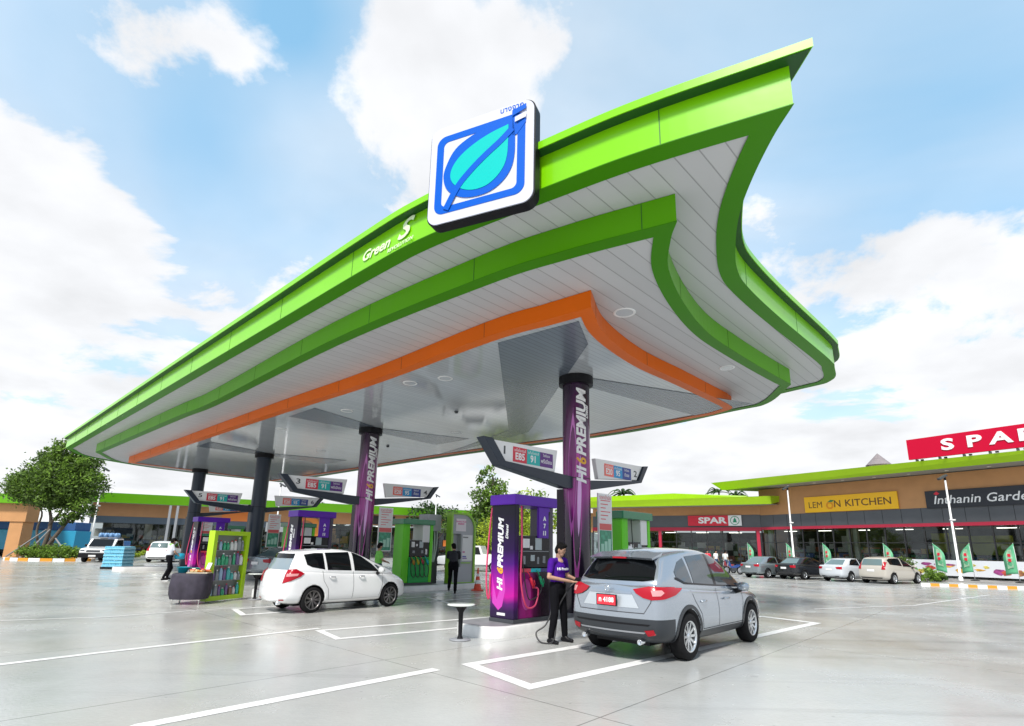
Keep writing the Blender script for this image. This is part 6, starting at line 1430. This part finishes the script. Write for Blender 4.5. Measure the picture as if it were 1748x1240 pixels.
# roof: sloping edge board over a pale underside, pointed at its left end
mb = MB(); mb.add([(-16.2, -2.2, 7.52), (X1 + 2, -2.2, 7.58), (X1 + 2, -2.55, 8.12), (-17.2, -2.55, 8.30), (X1 + 2, 9.5, 8.6), (-12.5, 9.5, 8.6), (X1 + 2, 9.5, 7.6), (-12, 9.5, 7.6)], [(0, 1, 2, 3), (3, 2, 4, 5), (0, 3, 5, 7), (1, 6, 4, 2), (5, 4, 6, 7)]); mb.build('roof', m_rlime, rb)
MB().add([(-16.2, -2.19, 7.53), (X1 + 2, -2.19, 7.58), (X1 + 2, 9.4, 7.62), (-12, 9.4, 7.62)], [(0, 1, 2, 3)]).build('roof_underside', m_und, rb)
for k in range(9): MB().lathe([(0, -.02), (.11, -.02), (.13, .0)], 14, (-10 + k * 2.4, -1.1, 7.54)).build('soffit_light', mat('soffit_lamp', (.8, .8, .75), .3), rb)
for x, m_ in ((PRB(1312, 930)[0], m_cream), (PRB(1447, 930)[0], m_white), (PRB(1458, 930)[0], m_cream), (PRB(1624, 930)[0], m_cream)): MB().bx(x - .16, x + .16, .3, .62, .1, 3.7).build('pillar', m_cream, rb)
# banner of food pictures along the glass
mbn = MB().bx(-1.9, X1, -.05, -.03, .28, 1.36).build('picture_banner', mat('banner_white', (.66, .68, .72), .35), rb)
rg = random.Random(9)
for k in range(34):
    x = -1.3 + k * .40 + rg.uniform(-.2, .2); cc = rg.choice([(.65, .35, .05), (.5, .08, .05), (.08, .28, .06), (.35, .15, .06), (.6, .5, .1), (.3, .05, .2), (.12, .12, .12)]); z = rg.uniform(.5, 1.1); rw, rh = rg.uniform(.14, .34), rg.uniform(.06, .2)
    a0 = rg.uniform(0, 3); P_ = [(x + rw * math.cos(q * .698) * (1 + .25 * math.sin(3 * q + a0)), z + rh * math.sin(q * .698) * (1 + .2 * math.sin(2 * q + a0))) for q in range(9)]
    MB().xz(P_, -.056 - .0006 * k, -.0505).build('food_print', mat('food_%d' % k, cc, .5, noise_amt=.5, nscale=6), mbn)
MB().bx(.4, 3.9, 2.2, 2.3, 1.75, 3.1).build('yellow_poster', mat('yellow_green_poster', (.42, .42, .02), .5, noise_amt=.25, nscale=2), rb); MB().bx(-.9, .2, 2.2, 2.3, 1.9, 3.3).build('yellow_poster', MATS['yellow_green_poster'], rb)
# signs on the row
ls = thing('shop_sign', 'yellow LEMON KITCHEN shop sign on the tan wall', 'sign', PRB.world(-9.25, -.03, 5.12), PRB.rz)
MB().bx(0, 7.45, -.10, 0, 0, 1.34).build('board', m_yellow, ls, bevel=.02); m_brn = mat('brown_lettering', (.12, .05, .01), .5)
text('LEM', .76, m_brn, ls, M4=fr((.98, -.105, .60), (1, 0, 0), (0, 0, 1)), bold=.0, sx=.92, space=1.05); text('N', .82, m_brn, ls, M4=fr((2.86, -.105, .60), (1, 0, 0), (0, 0, 1)), bold=.006); text('KITCHEN', .80, m_brn, ls, M4=fr((5.25, -.105, .62), (1, 0, 0), (0, 0, 1)), bold=.006, sx=1.06)
MB().lathe([(.17, 0), (.25, .012), (.32, 0)], 20, (2.22, -.112, .52), 'y').build('lemon_ring', mat('lemon_orange', (.75, .28, .0), .5), ls); MB().xz([(2.05, .80), (2.3, .98), (2.62, .94), (2.45, .80)], -.115, -.102).build('lemon_leaf', mat('leaf_print', (.04, .22, .05), .5), ls)
ins = thing('shop_sign', 'black Inthanin Garden shop sign cut by the right edge of the view', 'sign', PRB.world(.05, -.03, 5.02), PRB.rz)
MB().bx(0, 8.6, -.10, 0, 0, 1.26).build('board', mat('sign_black', (.018, .02, .028), .5), ins, bevel=.02)
text('Inthanin Garden', .84, m_white, ins, M4=fr((.45, -.105, .55), (1, 0, 0), (0, 0, 1)), align='LEFT', shear=.22, bold=.006, sx=1.02, space=1.02); MB().xz([(.55, 1.02), (.75, 1.2), (.92, 1.02), (.74, .92)], -.112, -.10).build('red_mark', m_red, ins)
def letters(o, s_list, m, size, zc, y, parent, sx=1.3, bold=.05): 
    for ch, x in s_list: text(ch, size, m, parent, M4=fr((x, y, zc), (1, 0, 0), (0, 0, 1)), bold=bold, sx=sx, ext=.03)
a0, a1 = PRB(1552, 770, 2.2)[0], 12.5
rs = thing('rooftop_sign', 'large red SPAR sign standing on the lime roof edge at right', 'sign', PRB.world(a0, -2.35, 8.22), PRB.rz)
MB().bx(0, a1 - a0, -.10, .10, .16, 1.62).build('board', mat('sign_red', (.50, .0, .028), .45, spec=.2), rs)
for k in range(9): MB().bx(.4 + k * 1.4, .46 + k * 1.4, -.06, .3, -.12, .16).build('strut', m_dark, rs); 
for k in range(9): MB().box((.9 + k * 1.4, -.25, .02), (.16, .12, .1)).build('spotlight', m_black, rs)
lx = [PRB(x, 757, 2.35)[0] - a0 for x in (1618, 1664, 1711)]; letters(rs, [('S', lx[0]), ('P', lx[1]), ('A', lx[2]), ('R', 2 * lx[2] - lx[1] - .1)], m_white, 1.05, .90, -.12, rs, 1.55, .035)
# turret behind
tq = AtY(1500, 795, 62); tu = thing('roof_turret', 'small round turret with grey conical roof behind the lime roof', 'turret', (tq.x, tq.y, 0)); MB().lathe([(.95, 0), (.95, tq.z + .1)], 20).build('turret_wall', m_cream, tu); MB().lathe([(1.3, tq.z), (1.3, tq.z + .05), (0, tq.z + 1.45)], 20, sm=False).build('turret_roof', mat('grey_shingle', (.22, .19, .20), .8, noise_amt=.2, nscale=5), tu)
# ---- wing with the small SPAR sign
cw = PRB.world(X0, 0, 0); PW = Plane((cw.x, cw.y), (.866, -.5)); wb = thing('supermarket_wing', 'shop wing with the small red SPAR sign, crimson beam and folded lime roof', 'building', (cw.x, cw.y, 0), PW.rz); WX = -17.0
zz1 = PW(1230, 904)[1]; zz2 = PW(1230, 900)[1]; zz3 = PW(1230, 881)[1]; zz4 = PW(1230, 866)[1]
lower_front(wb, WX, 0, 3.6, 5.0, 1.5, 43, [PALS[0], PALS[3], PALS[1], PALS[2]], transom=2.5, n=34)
MB().bx(WX, 0, -.12, .16, 3.6, 3.95).build('red_beam', m_beam, wb); MB().bx(WX, 0, -.02, .2, 3.95, 5.15).build('charcoal_band', m_gband, wb); MB().bx(WX, 0, 0, .2, 5.15, 6.3).build('wall', m_tan, wb)
for x in (-.3, -9.6): MB().bx(x - .14, x + .14, -.2, .04, .1, 3.6).build('red_post', m_beam, wb)
zt = PW(1250, 862, 2.2)[1]; zu = PW(1250, 849, 2.2)[1]
MB().add([(WX, -2.2, zt), (1.2, -2.2, zt), (1.2, -2.5, zu), (WX - .8, -2.5, zu - .1), (3.5, 2.5, zu + .35), (WX, 8, zu + .6), (3.2, 8, zu + .6)], [(0, 1, 2, 3), (3, 2, 4, 6, 5), (1, 4, 2)]).build('roof', m_rlime, wb)
MB().add([(WX, -2.19, zt + .02), (1.2, -2.19, zt + .02), (3.5, 2.6, zt + .05), (WX, 2.6, zt + .05)], [(0, 1, 2, 3)]).build('roof_underside', m_und, wb)
ssx = PW(1175, 886)[0]; sse = PW(1266, 886)[0]; ss = thing('shop_sign', 'small red SPAR sign with green fir tree roundel on the charcoal band', 'sign', PW.world(ssx, -.14, 4.1), PW.rz); Ls = sse - ssx; sz = PW(1220, 878)[1] - 4.1
MB().bx(0, Ls * .76, -.08, 0, 0, 1.0).build('board', m_red, ss); MB().bx(Ls * .76 + .003, Ls, -.08, 0, 0, 1.0).build('emblem_board', m_white, ss)
text('SPAR', .80, m_white, ss, M4=fr((Ls * .46, -.085, .5), (1, 0, 0), (0, 0, 1)), bold=.03, sx=1.45)
m_sg = mat('fir_green', (.0, .25, .12), .4); ex = Ls * .88
MB().lathe([(.36, -.006), (.42, -.006)], 28, (ex, -.082, .5), 'y', sm=False).build('roundel', m_sg, ss); MB().xz([(ex - .22, .32), (ex + .22, .32), (ex + .1, .5), (ex + .16, .5), (ex, .80), (ex - .16, .5), (ex - .1, .5)], -.09, -.082).build('fir_tree', m_sg, ss)
# ---- lime roofed hall farther left behind the price sign
q0 = AtY(1015, 905, 66); q1 = AtY(1150, 905, 60); PH = Plane((q0.x, q0.y), (q1.x - q0.x, q1.y - q0.y)); LH = (q1 - q0).xy.length
hb = thing('shop_building', 'lime roofed hall behind the green dispenser, left of the SPAR wing', 'building', (q0.x, q0.y, 0), PH.rz)
lower_front(hb, -2, LH, 3.6, 5, 1.6, 47, [PALS[2], PALS[0]], n=12); MB().bx(-2, LH, 0, .2, 3.6, 5.9).build('wall', m_tan, hb)
za, zb_ = PH(1080, 862, 2)[1], PH(1080, 846, 2)[1]
MB().add([(-5, -2, za), (LH + 1, -2, za), (LH + 1, -2.2, zb_), (-5, -2.2, zb_), (LH + 6.5, 4, zb_ - .1), (LH + 6, 8, zb_ + .4), (-4, 8, zb_ + .4)], [(0, 1, 2, 3), (3, 2, 4, 5, 6), (1, 4, 2)]).build('roof', m_rlime, hb)
# ---- long building on the left
PL_ = Plane((-42, 60), (.906, .423)); lb = thing('shop_building', 'long low shop building with green roof edge and tan band behind the left pumps', 'building', (-42, 60, 0), PL_.rz)
lower_front(lb, -3.2, 20, 4.1, 6.0, 2.1, 51, PALS, transom=3.35, n=60); MB().bx(-3.2, 46, .0, .3, 4.1, 5.5).build('tan_band', m_tan2, lb)
lower_front(lb, 20.1, 46, 4.1, 6.0, 2.6, 53, [(.6, .3, .1), (.5, .45, .3), (.5, .1, .05), (.1, .1, .1)], transom=3.3, n=40)
MB().bx(-3.2, 20, -.02, .05, 3.4, 4.1).build('upper_glazing', mat('blue_grey_glass', (.10, .13, .17), .2), lb)
MB().add([(-4.6, -2, 5.45), (47, -2, 5.45), (47, -2.25, 6.45), (-5.2, -2.25, 6.45), (47, 9, 6.9), (-4.6, 9, 6.9), (-4.6, 9, 5.5)], [(0, 1, 2, 3), (3, 2, 4, 5), (0, 3, 5, 6)]).build('roof', m_rgreen, lb)
MB().add([(-4.6, -1.98, 5.46), (47, -1.98, 5.46), (47, .1, 5.5), (-4.6, .1, 5.5)], [(0, 1, 2, 3)]).build('roof_underside', m_und, lb)
for x0, x1, z0, z1, cc, nm in ((9.2, 13.5, 4.0, 5.2, (.72, .20, .03), 'orange_board'), (25, 29.5, 4.2, 5.3, (.02, .02, .022), 'black_board'), (31, 34, 4.2, 5.3, (.02, .02, .022), 'black_board'), (14, 17, 2.9, 4.0, (.6, .6, .6), 'white_board'), (36.5, 38.5, 2.4, 5.2, (.02, .02, .022), 'black_board')):
    MB().bx(x0, x1, -.12, -.03, z0, z1).build(nm, mat(nm, cc, .5), lb)
for x in (4.2, 4.9, 20): MB().bx(x - .12, x + .12, -2, -1.76, 0, 5.4).build('post', m_grey, lb)
MB().lathe([(1.0, -.05), (1.7, -.05), (1.7, .05), (1.0, .05)], 26, (18.5, -.25, 3.4), 'y', sm=False).build('round_logo_board', mat('orange_ring', (.75, .25, .04), .5), lb)
MB().bx(36.3, 38.7, -.14, -.03, 1.6, 2.4).build('orange_board', MATS['orange_board'], lb)
# white gable wall and the tan portal at far left
wq = AtY(32, 945, 56); wq2 = AtY(128, 945, 56); ww = tag(MB().bx(0, (wq2 - wq).xy.length, 0, .3, 0, 4.9).build('white_wall', m_white, None, loc=(wq.x, wq.y, 0)), 'plain white wall behind the leafy tree at far left', 'wall')
pq = AtY(28, 945, 45); po = thing('drive_through_portal', 'tan portal with green roof edge over a blue truck at the far left edge', 'building', (pq.x, pq.y, 0), R(6))
zt_ = AtY(28, 862, 45).z; MB().bx(-1.0, 0, 0, 1.2, 0, zt_ - 1.0).build('post', m_tan, po); MB().bx(-14, .2, -.1, 1.3, zt_ - 1.35, zt_ + .1).build('tan_beam', m_tan, po); MB().bx(-14, .1, -.6, 6, zt_ + .1, zt_ + .85).build('roof', m_rgreen, po)
bt = thing('blue_truck', 'blue covered truck parked behind the tan portal at the far left edge', 'truck', (pq.x - .6, pq.y + 3.5, 0), R(4)); m_bt = mat('truck_blue', (.03, .30, .50), .35)
MB().bx(-7, 2.2, 0, 2.2, .6, 2.3).build('cargo_body', m_bt, bt, bevel=.05); MB().bx(-7, 2.0, .1, 2.1, 2.3, 3.05).build('tarpaulin', mat('tarp_navy', (.02, .09, .26), .6), bt, bevel=.08); MB().bx(-6.8, 2.1, .1, 2.1, .4, .6).build('chassis', m_black, bt)
for x in (-5.5, -3.6, .8): wheel(bt, x, .2, .42, .26, m_grey, 6, .04, .6, twin=False)
# raised pavement and striped kerb before the right shops
pv = struct(MB().bx(X0 - 3, X1, -3.6, 9, .0, .10).build('pavement', mat('pavement_concrete', (.30, .29, .28), .6, noise_amt=.12, nscale=3), None, loc=(30.8, 40.1, 0), rz=PRB.rz))
struct(MB().bx(WX, 3, -3.2, 9, .0, .094).build('pavement', MATS['pavement_concrete'], None, loc=(cw.x, cw.y, 0), rz=PW.rz))
kb = thing('striped_kerb', 'low kerb striped white and yellow before the pictures banner at right', 'kerb', (0, 0, 0))
K0, K1 = G(1572, 1000), G(1700, 1004); K2 = G(1790, 1008); mb = MB(); kd = (K2 - K0).normalized(); kn = Vector((-kd.y, kd.x, 0)); Lk = (K2 - K0).length; nk = int(Lk / .42)
rot = Matrix((kd, kn, Vector((0, 0, 1)))).transposed()
for k in range(nk): c_ = K0 + kd * (k + .5) * .42; mb.mi(k % 2); mb.box((c_.x, c_.y, .07), (.418, .18, .14), rot)
mb.build('kerb_stones', [m_white, mat('kerb_yellow', (.65, .28, .02), .5)], kb)
# long grey kerb by the pallet, hedge strip
hs = thing('hedge', 'low bright green hedge strip between the pickup and the white hatchback at left', 'hedge', AtY(232, 950, 52).xy.to_3d()); leaves([((-1, 0, .3), (1.2, .5, .3)), ((1, 0, .3), (1.2, .5, .3))], 1600, .08, random.Random(31)).build('foliage', m_leafC, hs)
# feather flags
m_fg = mat('flag_green', (.10, .38, .20), .6); m_fp = mat('flag_pale', (.30, .48, .32), .6, noise_amt=.3, nscale=6)
def flag(label, p, flip, top=2.4, rz=None):
    o = thing('feather_flag', label, 'flag', p, PRB.rz if rz is None else rz, 'green feather flags before the shops'); s_ = -1 if flip else 1
    MB().tube([(0, 0, 0), (0, 0, top * .7), (s_ * .03, 0, top)], [.02, .014, .008], 6).build('pole', m_white, o); MB().lathe([(0, 0), (.25, 0), (.22, .05), (0, .07)], 14).build('base', m_black, o)
    n = 12; L_ = [(0, .55 + (top - .55) * k / n) for k in range(n + 1)]; Rr_ = [(s_ * (.62 - .62 * max(0, (k / n - .55) / .45) ** 1.8), .42 + (top - .42) * k / n * .985) for k in range(n + 1)]
    vs = []; 
    for k in range(n + 1): 
        wv = .05 * math.sin(k * .9); vs += [(L_[k][0], 0, L_[k][1]), (L_[k][0] + (Rr_[k][0]) * .5, wv, L_[k][1] - .03), (Rr_[k][0], wv * .3, Rr_[k][1])]
    mb = MB(); mb.add(vs, [(3 * k + j, 3 * k + j + 1, 3 * k + j + 4, 3 * k + j + 3) for k in range(n) for j in (0, 1)], True); f = mb.build('flag_cloth', m_fg, o); md = f.modifiers.new('t', 'SOLIDIFY'); md.thickness = .006
    vs = [(v[0] * .5 + s_ * .16, v[1] - .02, .35 + v[2] * .8) for v in vs[3:-6]]; MB().add(vs, [(3 * k + j, 3 * k + j + 1, 3 * k + j + 4, 3 * k + j + 3) for k in range(n - 3) for j in (0, 1)], True).build('printed_panel', m_fp, f)
    for z in (1.25, 1.55): MB().xz([(s_ * .22, z), (s_ * .36, z + .02), (s_ * .38, z + .18), (s_ * .23, z + .20)], -.075, -.07).build('red_print', m_red, f)
for x, y, fl, lb_ in ((1665, 992, True, 'second feather flag from the right edge'), (1742, 996, True, 'feather flag cut by the right edge of the view'), (1600, 985, False, 'feather flag just left of the nearest right lamp post'), (1514, 984, False, 'feather flag behind the roof of the beige estate car'), (1409, 978, False, 'feather flag behind the left end of the white saloon'), (1346, 976, False, 'feather flag behind the black saloon'), (1279, 974, False, 'feather flag behind the left side of the silver saloon')):
    s_, z_ = PRB(x, y, 2.4 if x > 1590 else 1.6); p = PRB.world(s_, -2.4 if x > 1590 else -1.6, .1); flag('green ' + lb_, p, fl)
# lamp posts
def lamp(label, p, h, arm=-1, rz=0):
    o = thing('lamp_post', label, 'lamp post', p, rz, 'white lamp posts'); MB().lathe([(.13, 0), (.12, .3), (.075, .32), (.055, h)], 14).build('pole', m_white, o); MB().lathe([(.2, 0), (.2, .06), (.1, .1)], 12).build('base', m_grey, o)
    hd_ = MB().box((arm * .16, 0, h + .1), (.62, .26, .14), Matrix.Rotation(arm * .5, 3, 'Y')).build('lamp_head', m_dark, o, bevel=.03); MB().lathe([(.07, -.1), (.07, .12)], 10, (0, 0, h)).build('bracket', m_black, o)
    MB().lathe([(0, 0), (.16, .02), (.18, .12), (.0, .12)], 12, (.08, 0, h * .58)).build('loudspeaker', m_lab, o)
    return o
lamp('white lamp post in front of the Inthanin Garden sign', G(1641, 994), AtY(1606, 815, G(1641, 994).y).z - .1, -1)
lamp('white lamp post left of the yellow shop sign', AtY(1357, 972, 47).xy.to_3d(), AtY(1335, 835, 47).z, -1)
lamp('white lamp post behind the white pickup at far left', AtY(150, 950, 48).xy.to_3d(), AtY(168, 803, 48).z, 1)
lamp('white lamp post between the nearer slate column and price sign number 6', AtY(466, 950, 50).xy.to_3d(), AtY(479, 830, 50).z, 1)
lamp('distant lamp post rising right of price sign number 4', AtY(741, 930, 66).xy.to_3d(), AtY(748, 848, 66).z, 1)
